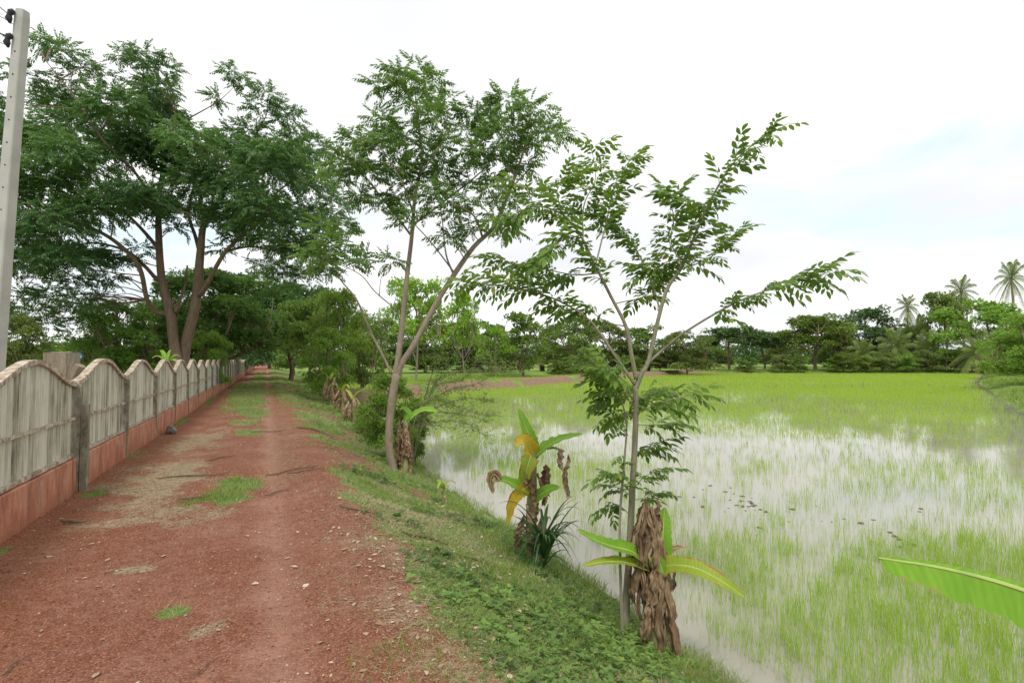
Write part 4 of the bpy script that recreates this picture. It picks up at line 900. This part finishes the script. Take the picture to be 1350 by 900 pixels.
# ------------------------------------------------------------------ bananas
def bleaf(root, pts, width, mat, face=None, name='leaf', label=None, cup=.25, tatter=0, tip=.1, side=1.0, flip=1):
    """blade along pts; 'face' is the direction the upper surface looks to"""
    sp_ = smooth_path(pts, 7); n = len(sp_); d = nrm(np.gradient(sp_, axis=0)); f = nrm(face if face is not None else [0, 0, 1])
    a = Acc(); V_ = []; tt = []; m = 4
    for i in range(n):
        u = i/(n-1); prof = (min(1, (u/.16))**.6)*(max(0, 1-u))**.42 if u < 1 else 0; prof = max(prof, .02)*1.12
        s = nrm(np.cross(f, d[i])); up = np.cross(d[i], s)
        for j in range(-m, m+1):
            q = j/m; wv = width/2*prof*(1+(rng.uniform(-tatter, tatter) if abs(j) == m else 0))*(side if j*flip > 0 else 1)
            V_.append(sp_[i]+s*q*wv+up*(abs(q)*cup*wv*1.2 + .018*width*math.sin(i*1.7+j)*abs(q))); tt.append(abs(q))
    k = 2*m+1; a.add(V_, None, [[i*k+j, i*k+j+1, (i+1)*k+j+1, (i+1)*k+j] for i in range(n-1) for j in range(2*m)], np.array(tt))
    lf = part(name, a, mat, root, label=label, smooth=True)
    at_ = lf.data.attributes.new('along', 'FLOAT', 'POINT'); at_.data.foreach_set('value', np.repeat(np.linspace(0, 1, n), 2*m+1).astype(np.float32))
    a = Acc(); tube(a, sp_, [.012*width/.25, .003], 5, 0.0); part('midrib', a, M['bmidrib'], root, lf); return lf
M['bmidrib'] = plain('banana_midrib', (.42, .5, .16), .5)
def drape(acc, o, L, W, dirx, swing=.1):
    """one crumpled dead leaf hanging from o"""
    dirx = nrm([dirx[0], dirx[1], 0]); s = np.array([-dirx[1], dirx[0], 0]); V_ = []; n = 15; m = 4
    fold = rng.uniform(0, 6)
    for i in range(n):
        u = i/(n-1); c = o+dirx*(swing*math.sin(u*PI*.6)+.01*rng.normal())+np.array([0, 0, -L*u+(.25*L*max(0, .15-u))])+s*(.01*rng.normal()+.03*math.sin(fold*3+u*4)); wv = W*(.3+.7*math.sin(PI*(.1+.75*u)))*rng.uniform(.88, 1.05)
        for j in range(-m, m+1): V_.append(c+s*wv*j/m*.55+dirx*wv*.3*math.sin(fold+j*1.5+u*2.5)+np.array([0, 0, -abs(j)*.012])+rng.normal(size=3)*.0035)
    k = 2*m+1; acc.add(V_, None, [[i*k+j, i*k+j+1, (i+1)*k+j+1, (i+1)*k+j] for i in range(n-1) for j in range(2*m)], rng.uniform(.1, .9))
def stem(root, pts, rad, mat='bstem'):
    a = Acc(); tube(a, smooth_path(pts, 4), rad, 10); return part('stem', a, M[mat], root, smooth=True)
# the right one of the two front bananas (dead skirt, four live leaves)
Z = 4.8; bx, by = GX(862, Z); gz = float(height(bx, by)); bb = np.array([bx, by, gz])
t = thing('banana_plant', 'banana plant wrapped in hanging brown dead leaves beside the slender tree', 'banana plant', bb)
stem(t, [bb-[0, 0, .05], P(860, 760, Z), P(857, 710, Z), P(857, 690, Z)], [.10, .075, .05, .02])
back = -FWD
for pts, wd, mt, face, lab in [([(866, 745, 0), (872, 730, -.02), (874, 700, 0), (876, 668, .05)], .20, 'bgreen', back+[0, 0, .25], 'upright bright green leaf'),
        ([(856, 748, 0), (835, 728, -.1), (808, 720, -.2), (785, 712, -.3), (760, 698, -.4)], .17, 'bgreen', back*.6+[0, 0, 1], None),
        ([(858, 752, -.05), (830, 742, -.15), (800, 740, -.25), (766, 746, -.3)], .13, 'bmix', back*.4+[0, 0, 1], 'small yellow green leaf pointing left'),
        ([(866, 752, -.05), (885, 745, -.15), (915, 748, -.3), (950, 765, -.4), (982, 787, -.45)], .17, 'bmix', back*.9+[0, 0, .8], 'yellow leaf with brown burnt edge'),
        ([(864, 745, 0), (880, 728, .1), (892, 722, .15), (908, 722, .2)], .1, 'drybanana', back*.5+[0, 0, 1], 'dry brown leaf stub'),
        ([(862, 750, -.08), (866, 738, -.12), (872, 748, -.14), (876, 760, -.14)], .12, 'bgreen', back+[0, 0, .2], None)]:
    bleaf(t, [P(a_, b_, Z+c_) for a_, b_, c_ in pts], wd, M[mt], face, label=lab, tatter=.12)
for i in range(34):
    a = Acc(); th = i*2.4+.5; r0 = .07+.03*rng.random(); zt = gz+(rng.uniform(.5, 1.0) if i < 17 else rng.uniform(1.0, 1.3)); r0 *= 1 if i < 17 else .6; fz = (zt-gz)/1.2
    o = bb+(P(858, 700, Z)-bb)*np.array([fz, fz, 0])+np.array([math.cos(th)*r0, math.sin(th)*r0, zt-gz]); L_ = min(rng.uniform(.5, .95), zt-gz-.02)
    drape(a, o, L_, rng.uniform(.045, .10), (math.cos(th+rng.normal()*.3), math.sin(th+rng.normal()*.3)), rng.uniform(-.01, .15)); part('dead_leaf', a, M['drybanana'], t, smooth=True)
# left one (yellow leaf, upright green leaf)
Z = 6.45; bx, by = GX(702, Z); gz = float(height(bx, by)); bb = np.array([bx, by, gz])
t = thing('banana_plant', 'banana plant with one bright yellow hanging leaf above strap leaves', 'banana plant', bb)
stem(t, [bb-[0, 0, .05], P(700, 690, Z), P(702, 640, Z), P(704, 598, Z)], [.08, .065, .055, .03])
for pts, wd, mt, face, lab in [([(704, 600, 0), (700, 580, 0), (692, 560, .05), (684, 538, .1)], .17, 'bgreen', back+RGT*.4, 'upright green leaf'),
        ([(706, 602, 0), (722, 588, -.05), (742, 578, -.1), (768, 572, -.15)], .20, 'bgreen', [0, 0, 1]+back*.5, None),
        ([(704, 600, 0), (696, 585, -.05), (688, 580, -.1), (680, 588, -.15)], .2, 'byellow', back+[0, 0, .6], 'orange yellow curled leaf'),
        ([(700, 600, -.08), (697, 610, -.12), (694, 622, -.13), (692, 638, -.12)], .2, 'bmix', back, 'yellowish folded leaf'),
        ([(700, 640, -.05), (688, 646, -.12), (676, 660, -.15), (669, 690, -.15)], .17, 'byellow', back+RGT*.2, 'bright yellow hanging leaf'),
        ([(700, 650, 0), (684, 642, -.1), (668, 634, -.15), (656, 632, -.2)], .18, 'bgreen', back*.7+[0, 0, 1], None),
        ([(702, 660, 0), (712, 652, -.1), (724, 645, -.15), (738, 642, -.2)], .17, 'bgreen', back*.8+[0, 0, .7], None),
        ([(702, 650, -.05), (692, 640, -.1), (688, 625, -.1), (690, 608, -.1)], .13, 'bgreen', back, None),
        ([(660, 634, -.2), (652, 625, -.2), (647, 632, -.2), (650, 650, -.2)], .14, 'drybanana', back, 'dry leaf tip drooping at the left')]:
    bleaf(t, [P(a_, b_, Z+c_) for a_, b_, c_ in pts], wd, M[mt], face, label=lab, tatter=.15)
a = Acc(); tube(a, smooth_path([P(706, 605, Z), P(716, 593, Z), P(730, 590, Z-.1), P(742, 594, Z-.1)]), [.018, .012], 6); part('petiole', a, M['bstem'], t)
for (px, py, L_, W_) in [(742, 592, .2, .1), (749, 600, .45, .06), (695, 602, .3, .08), (718, 612, .35, .12), (712, 625, .35, .08), (700, 630, .4, .1), (706, 655, .45, .1), (694, 665, .4, .12), (686, 680, .35, .1), (712, 680, .4, .12), (700, 690, .3, .1)]:
    a = Acc(); drape(a, P(px, py, Z-.08), L_, W_, (rng.normal(), rng.normal()), .05); part('dead_leaf', a, M['drybanana'], t)
# strap leaved plant beside it
Z = 6.25; bx, by = GX(716, Z); gz = float(height(bx, by)); bb = np.array([bx, by, gz])
a = Acc()
def strap(a, o, az, L, W, rise, droop):
    dh = np.array([math.cos(az), math.sin(az), 0]); s = np.array([-dh[1], dh[0], 0]); V_ = []; n = 9
    for i in range(n):
        u = i/(n-1); c = o+dh*L*u*.75+np.array([0, 0, L*(rise*u-droop*u*u)]); wv = W/2*(.5+.7*u if u < .4 else .78*(1-(u-.4)/.6)**.7+.0)
        V_ += [c+s*wv+[0, 0, wv*.5], c, c-s*wv+[0, 0, wv*.5]]
    a.add(V_, None, [[i*3+j, i*3+j+1, (i+1)*3+j+1, (i+1)*3+j] for i in range(n-1) for j in (0, 1)], rng.random())
for i in range(64): strap(a, bb+[0, 0, rng.uniform(.0, .4)], i*2.4, rng.uniform(.45, .72), .045, rng.uniform(.6, 1.7), rng.uniform(.5, 1.3))
solo('strap_leaf_plant', a, M['strap'], bb, 'dark green strap leaved clump at the foot of the yellow leafed banana', 'plant', smooth=True)
Z = 6.7; bx, by = GX(683, Z); bb = np.array([bx, by, float(height(bx, by))]); a = Acc()
for i in range(60): strap(a, bb+[rng.uniform(-.12, .12), rng.uniform(-.12, .12), 0], i*2.4, rng.uniform(.25, .5), .012, rng.uniform(.8, 1.6), rng.uniform(.3, 1.0))
solo('grass_tuft', a, M['weed'], bb, 'tall thin bladed grass tuft left of the yellow leafed banana', 'grass tuft')
# dried banana next to the twin-stemmed tree
Z = 11.2; bx, by = GX(533, Z); gz = float(height(bx, by)); bb = np.array([bx, by, gz])
t = thing('banana_plant', 'dried brown banana stem leaning beside the twin stemmed tree base', 'banana plant', bb)
stem(t, [bb-[0, 0, .1], P(534, 580, Z), P(535, 555, Z)], [.11, .08, .05])
for i in range(14):
    a = Acc(); th = i*2.4; zt = gz+rng.uniform(.5, 1.15); drape(a, bb+np.array([math.cos(th)*.09, math.sin(th)*.09, zt-gz]), min(.6, zt-gz), rng.uniform(.09, .15), (math.cos(th), math.sin(th)), .05); part('dead_leaf', a, M['drybanana'], t)
bleaf(t, [P(536, 556, Z), P(550, 545, Z-.1), P(562, 540, Z-.2), P(578, 543, Z-.3)], .26, M['bgreen'], [0, 0, 1]+back*.6, label='single green leaf')
bleaf(t, [P(534, 556, Z), P(538, 545, Z), P(533, 538, Z), P(527, 540, Z)], .16, M['bgreen'], [0, 0, 1]+back*.6)
# dried clumps further along the bank
for j, (px, Zd, hh, lab) in enumerate([(465, 19, .9, 'brown withered banana clump nearer to the twin stemmed tree'), (436, 25, 1.3, 'tall withered banana clump halfway along the bank'), (424, 31, 1.3, 'farthest withered banana clump on the bank under green sapling'), (451, 22, 1.0, 'leaning withered banana clump between two others on the bank')]):
    bx, by = GX(px, Zd); gz = float(height(bx, by)); bb = np.array([bx, by, gz]); t = thing('banana_plant', lab, 'banana plant', bb)
    stem(t, [bb-[0, 0, .1], bb+[.1, 0, hh*.6], bb+[.2*(j % 2), .1, hh]], [.12, .09, .04])
    a = Acc()
    for i in range(14): th = i*2.4; drape(a, bb+np.array([math.cos(th)*.12, math.sin(th)*.12, hh*rng.uniform(.5, 1)]), hh*.5, .11, (math.cos(th), math.sin(th)), .2)
    part('dead_leaf', a, M['drybanana'], t)
    for i in range(2):
        th = i*2.1+j; d_ = np.array([math.cos(th), math.sin(th), 0]); o = bb+[0, 0, hh*.9]; bleaf(t, [o, o+d_*.2+[0, 0, .25], o+d_*.4+[0, 0, .3], o+d_*.6+[0, 0, .15]], .16, M['bmix' if i else 'bgreen'], [0, 0, 1])
# green shoots by the big trunk (behind fence)
Z = 19.5; bx, by = GX(218, Z); bb = np.array([bx, by, -.2]); t = thing('banana_plant', 'bright green banana shoot showing above the fence by the big trunks', 'banana plant', bb)
stem(t, [bb, bb+[0, 0, 1.0], P(220, 478, Z)], [.08, .07, .04])
for tx, ty in ((200, 472), (210, 462), (226, 462), (238, 470), (236, 480)):
    o = P(220, 478, Z); e = P(tx, ty, Z+rng.uniform(-.3, .3)); bleaf(t, [o, o*.6+e*.4+[0, 0, .12], o*.3+e*.7+[0, 0, .12], e], .16, M['bgreen'], [0, 0, 1]+back*.4)
# big leaf reaching in from the right: a plant standing on the water's edge outside the frame
Z = 2.35; root_ = P(1560, 1000, 2.6); bb = np.array([root_[0], root_[1], -1.0]); t = thing('banana_plant', 'banana plant reaching one broad bright green leaf in from the right edge', 'banana plant', bb)
o = P(1530, 860, 2.5); stem(t, [bb-[0, 0, .1], (bb+o)/2+[.01, .02, 0], o], [.1, .08, .04])
bleaf(t, [o, P(1470, 815, 2.4), P(1400, 795, 2.32), P(1320, 768, 2.28), P(1240, 748, 2.25), P(1158, 735, 2.25)], .36, M['bgreen'], back*1.0+[0, 0, .5], cup=-.10, tatter=.09, side=.2, flip=-1)
for th in (0.2, 1.3, 5.2): d_ = np.array([math.cos(th), math.sin(th)*.8-.3, 0]); bleaf(t, [o, o+d_*.25+[0, 0, .35], o+d_*.6+[0, 0, .5], o+d_*1.0+[0, 0, .3]], .28, M['bgreen'], [0, 0, 1])
# young shoot and stake on the slope
Z = 8.7; bx, by = GX(585, Z); bb = np.array([bx, by, float(height(bx, by))]); t = thing('banana_shoot', 'tiny yellow green banana shoot with a dead leaf on the grassy slope', 'banana plant', bb)
stem(t, [bb, bb+[0, 0, .15], bb+[.02, 0, .3]], [.03, .02, .012])
for th, mt in ((0, 'bmix'), (2, 'bgreen'), (4, 'bmix')): d_ = np.array([math.cos(th), math.sin(th), 0]); o = bb+[0, 0, .25]; bleaf(t, [o, o+d_*.06+[0, 0, .08], o+d_*.14+[0, 0, .12], o+d_*.22+[0, 0, .06]], .09, M[mt], [0, 0, 1])
a = Acc(); drape(a, bb+[.0, 0, .22], .2, .06, (1, 0), .03); part('dead_leaf', a, M['drybanana'], t)
bx, by = GX(562, 11); bb = np.array([bx, by, float(height(bx, by))]); a = Acc(); tube(a, [bb-[0, 0, .05], bb+[.01, 0, .25], bb+[.0, .01, .48]], [.022, .02, .018], 7); solo('stake', a, M['post'], bb, 'short grey wooden stake upright on the grassy slope', 'stake')

# bare spreading branches of the shrub by the water
Z = 12.8; bx, by = GX(545, Z); bb = np.array([bx, by, float(height(bx, by))]); t = thing('thorny_shrub', 'sparse spreading shrub of thin dark branches reaching over the water', 'shrub', bb)
w = Acc(); c = Acc(); O = []
for pts in [[(545, 560), (565, 520), (585, 492)], [(545, 555), (580, 535), (615, 525), (650, 530)], [(550, 545), (590, 515), (630, 505), (668, 480)], [(545, 565), (585, 555), (620, 560), (640, 575)], [(560, 530), (600, 535), (630, 545), (655, 548)], [(570, 512), (600, 490), (640, 490), (680, 478)], [(560, 525), (575, 480), (590, 460)], [(550, 550), (600, 545), (645, 555)], [(570, 515), (610, 500), (640, 465)]]:
    wp = smooth_path([bb+[0, 0, .1]]+[P(p[0], p[1], Z+rng.uniform(-.8, .5)) for p in pts], 6); tube(w, wp, [.014, .014, .008, .003], 6, cap=False)
    for q in wp[6:]:
        for r_i in range(3):
            e = q+rng.normal(size=3)*[.35, .35, .16]; tube(w, [q, (q+e)/2+[0, 0, .04], e], [.004, .002], 3, cap=False)
            for kk in range(7): O.append(q+(e-q)*rng.random()*1.1+rng.normal(size=3)*.03)
n = len(O); place(c, tf, O, rng.normal(size=(n, 3))*[1, 1, .4], np.tile([0, 0, 1.], (n, 1))+rng.normal(size=(n, 3))*.3, .04*(.6+.8*rng.random(n)), rng.random(n))
part('branches', w, M['thinbark'], t); part('foliage', c, M['light'], t)

# ------------------------------------------------------------------ small things
Z = 9; bb = np.array([*GX(88, Z), -.3]); t = thing('tree_stump', 'thick sawn off tree stump standing behind the fence near the power pole', 'stump', bb); a = Acc()
tp = P(80, 465, Z); n = 12; V_ = []
for i, (z, r) in enumerate([(0, .3), (.5, .27), (.8, .25), (1.0, .23)]):
    c_ = bb+(tp-bb)*z
    for j in range(n): V_.append(c_+np.array([math.cos(j*2*PI/n), math.sin(j*2*PI/n), 0])*r*(1+.09*math.sin(j*2.3+i)+.04*math.cos(j*5)))
a.add(V_, None, [[i*n+j, i*n+(j+1) % n, (i+1)*n+(j+1) % n, (i+1)*n+j] for i in range(3) for j in range(n)]); tube(a, [bb+(tp-bb)*.75+RGT*.15, bb+(tp-bb)*.9+RGT*.33], [.11, .08], 8)
part('trunk', a, M['palebark'], t); a = Acc(); a.add([v_+[0, 0, .004] for v_ in V_[-n:]]+[tp+[0, 0, .015]], [[n, j, (j+1) % n] for j in range(n)]); part('cut_face', a, M['cutwood'], t)
def house(px, Zd, zt, wpx, wm, rm, name, lab, zb):
    x_, y_ = GX(px, Zd); t = thing(name, lab, name.split('_')[-1], (x_, y_, zb)); W_ = wpx/F*Zd; D_ = W_*.7; h = P(px, zt, Zd)[2]-zb; a = Acc()
    box(a, x_-W_/2, x_+W_/2, y_-D_/2, y_+D_/2, zb, zb+h*.6); part('wall', a, wm, t); a = Acc(); e = .4
    V_ = [(x_-W_/2-e, y_-D_/2-e, zb+h*.58), (x_+W_/2+e, y_-D_/2-e, zb+h*.58), (x_+W_/2+e, y_+D_/2+e, zb+h*.58), (x_-W_/2-e, y_+D_/2+e, zb+h*.58), (x_-W_/2, y_, zb+h), (x_+W_/2, y_, zb+h)]
    a.add(V_, [[0, 4, 3], [1, 2, 5]], [[0, 1, 5, 4], [2, 3, 4, 5], [3, 2, 1, 0]]); part('roof', a, rm, t)
    a = Acc(); box(a, x_-.5, x_+.5, y_-D_/2-.03, y_-D_/2-.004, zb, zb+h*.5); part('door', a, M['hole'], t)
house(99, 105, 461, 13, M['wall'], M['blue'], 'small_house', 'small pale house with blue roof across the canal', -.5)
house(714, 104, 474, 6, M['wall'], M['orange'], 'small_hut', 'tiny hut with orange roof behind the far field', -.6)
def blob(acc, c, r, n=2, seed=0, sq=.6):
    import bmesh
    bm = bmesh.new(); bmesh.ops.create_icosphere(bm, subdivisions=n, radius=1); vs = np.array([v.co[:] for v in bm.verts]); fs = np.array([[v.index for v in f.verts] for f in bm.faces]); bm.free()
    k = 1+.35*(np.sin(vs[:, 0]*3.1+seed)*np.cos(vs[:, 1]*2.7+seed*2)+.5*np.sin(vs[:, 2]*5+seed)); acc.add(np.asarray(c)+vs*k[:, None]*r*np.array([1, 1, sq]), fs)
a = Acc(); c0 = np.array([FX+.28, 14.6, 0.06]); blob(a, c0, .12, 2, 3, .8); solo('stone', a, M['stone'], c0, 'dark stone lying against the foot of the red plinth', 'stone')
ca = Acc(); rr = random.Random(9)
for (px, py, n, sp_) in [(985, 668, 26, 26), (955, 650, 8, 30), (1212, 672, 2, 5), (1180, 705, 7, 22), (1060, 690, 6, 40), (905, 655, 6, 16), (1130, 690, 4, 22)]:
    for i in range(n):
        qx = px+rr.gauss(0, sp_); qy = py+rr.gauss(0, sp_*.28); r_ = P(qx, qy, 1)-CAM; k = -2.7/r_[2]; blob(ca, CAM+r_*k, rr.uniform(.015, .055), 1, i, .4)
solo('mud_clods', ca, M['clod'], label='small dark clods and debris poking out of the paddy water', cat='mud clods', kind='stuff')
# fallen sticks
def stick(px, py, ang, L, r, lab, bend=.1):
    q = P(px, py, 1)-CAM; k = -1.7/q[2]; c_ = CAM+q*k
    for _ in range(6):
        k = (float(height(c_[0], c_[1]))-1.7)/q[2]; c_ = CAM+q*k
    d_ = np.array([math.cos(ang), math.sin(ang), 0]); s = np.array([-d_[1], d_[0], 0]); pts = []
    for u in np.linspace(-.5, .5, 6):
        p_ = c_+d_*L*u+s*bend*L*math.sin(u*5+px); p_[2] = float(height(p_[0], p_[1]))+r+.006+.01*abs(math.sin(u*9)); pts.append(p_)
    a = Acc(); tube(a, smooth_path(pts, 3), [r*.6, r, r*.9, r*.4], 6); tube(a, [pts[3], pts[3]+s*L*.16+d_*L*.12+[0, 0, .015]], [r*.5, r*.2], 5); solo('stick', a, M['twig'], c_, lab, 'stick')
for s_ in [(262, 657, .35, .45, .013, 'dark thick stick left of the round grass patch'), (98, 690, -.2, .28, .014, 'short stick on the red dirt near the fence'), (385, 622, .2, .75, .012, 'long thin stick crossing the path right of the grass patch'), (365, 651, .6, .4, .009, 'thin curved stick below the long thin stick'),
           (402, 622, -.3, .5, .011, 'stick near the right edge of the path'), (255, 628, .1, .9, .012, 'long low stick lying above the thick dark stick'), (470, 673, -.6, .45, .012, 'dark stick on the green verge'), (415, 568, -.6, .9, .022, 'thick dark branch on the far verge'), (355, 570, .3, .8, .012, 'thin stick beyond the grass patches'),
           (630, 742, -.35, .42, .013, 'brown branch on the bank left of the banana plants'), (290, 605, .5, .5, .01, 'small stick behind the dry grass clippings'), (270, 882, .7, .18, .004, 'thin twig on the gravel at the bottom edge'), (20, 880, 1.2, .2, .005, 'crooked twig in the bottom left corner'), (560, 712, -.1, .5, .014, 'dark stick half buried in the brown verge litter')]: stick(*s_)

# ------------------------------------------------------------------ world and light
wd = bpy.data.worlds.new('World'); sc.world = wd; wd.use_nodes = True; nt = wd.node_tree; nt.nodes.clear()
SUN_EL, SUN_AZ = math.radians(55), math.radians(-150)      # azimuth measured from +Y clockwise
sky = N(nt, 'ShaderNodeTexSky', sky_type='NISHITA'); sky.sun_disc = False; sky.sun_elevation = SUN_EL; sky.sun_rotation = SUN_AZ
tc = N(nt, 'ShaderNodeTexCoord'); s = N(nt, 'ShaderNodeSeparateXYZ'); nt.links.new(tc.outputs['Generated'], s.inputs[0])
den = math_(nt, 'MAXIMUM', math_(nt, 'ADD', s.outputs['Z'], .22), .05); cb = N(nt, 'ShaderNodeCombineXYZ')
nt.links.new(math_(nt, 'DIVIDE', s.outputs['X'], den), cb.inputs[0]); nt.links.new(math_(nt, 'DIVIDE', s.outputs['Y'], den), cb.inputs[1]); cb.inputs[2].default_value = 3.7
n1 = noise(nt, cb.outputs[0], 1.15, 6, .55, .3); n2 = noise(nt, cb.outputs[0], .8, 4, .5)
cloudc = ramp(nt, n2, [(.30, (.60, .61, .64)), (.47, (.67, .675, .685)), (.60, (.86, .86, .855))])
blue = ramp(nt, n1, [(.30, 1.0), (.42, 0.0)])
skyc = mixc(nt, 1.0, sky.outputs[0], (.13, .13, .13), 'MULTIPLY'); skyc = mixc(nt, .8, skyc, (.68, .77, .79))
c = mixc(nt, blue, mixc(nt, 1.0, cloudc, (1.08, 1.08, 1.08), 'MULTIPLY'), skyc)
bg = N(nt, 'ShaderNodeBackground'); bg.inputs[1].default_value = 1.0; nt.links.new(c, bg.inputs[0]); wo = N(nt, 'ShaderNodeOutputWorld'); nt.links.new(bg.outputs[0], wo.inputs[0])
sl = bpy.data.lights.new('sun', 'SUN'); sl.energy = 1.5; sl.angle = math.radians(14); sl.color = (1, .96, .9); so = bpy.data.objects.new('sun', sl); COL.objects.link(so)
sd = np.array([math.sin(SUN_AZ)*math.cos(SUN_EL), math.cos(SUN_AZ)*math.cos(SUN_EL), math.sin(SUN_EL)])
from mathutils import Vector
so.rotation_euler = Vector(sd).to_track_quat('Z', 'Y').to_euler()
vs = sc.view_settings; vs.view_transform = 'Standard'; vs.look = 'None'; vs.gamma = 1; vs.use_curve_mapping = False; vs.exposure = .5
sc.cycles.max_bounces = 8; sc.cycles.transparent_max_bounces = 4
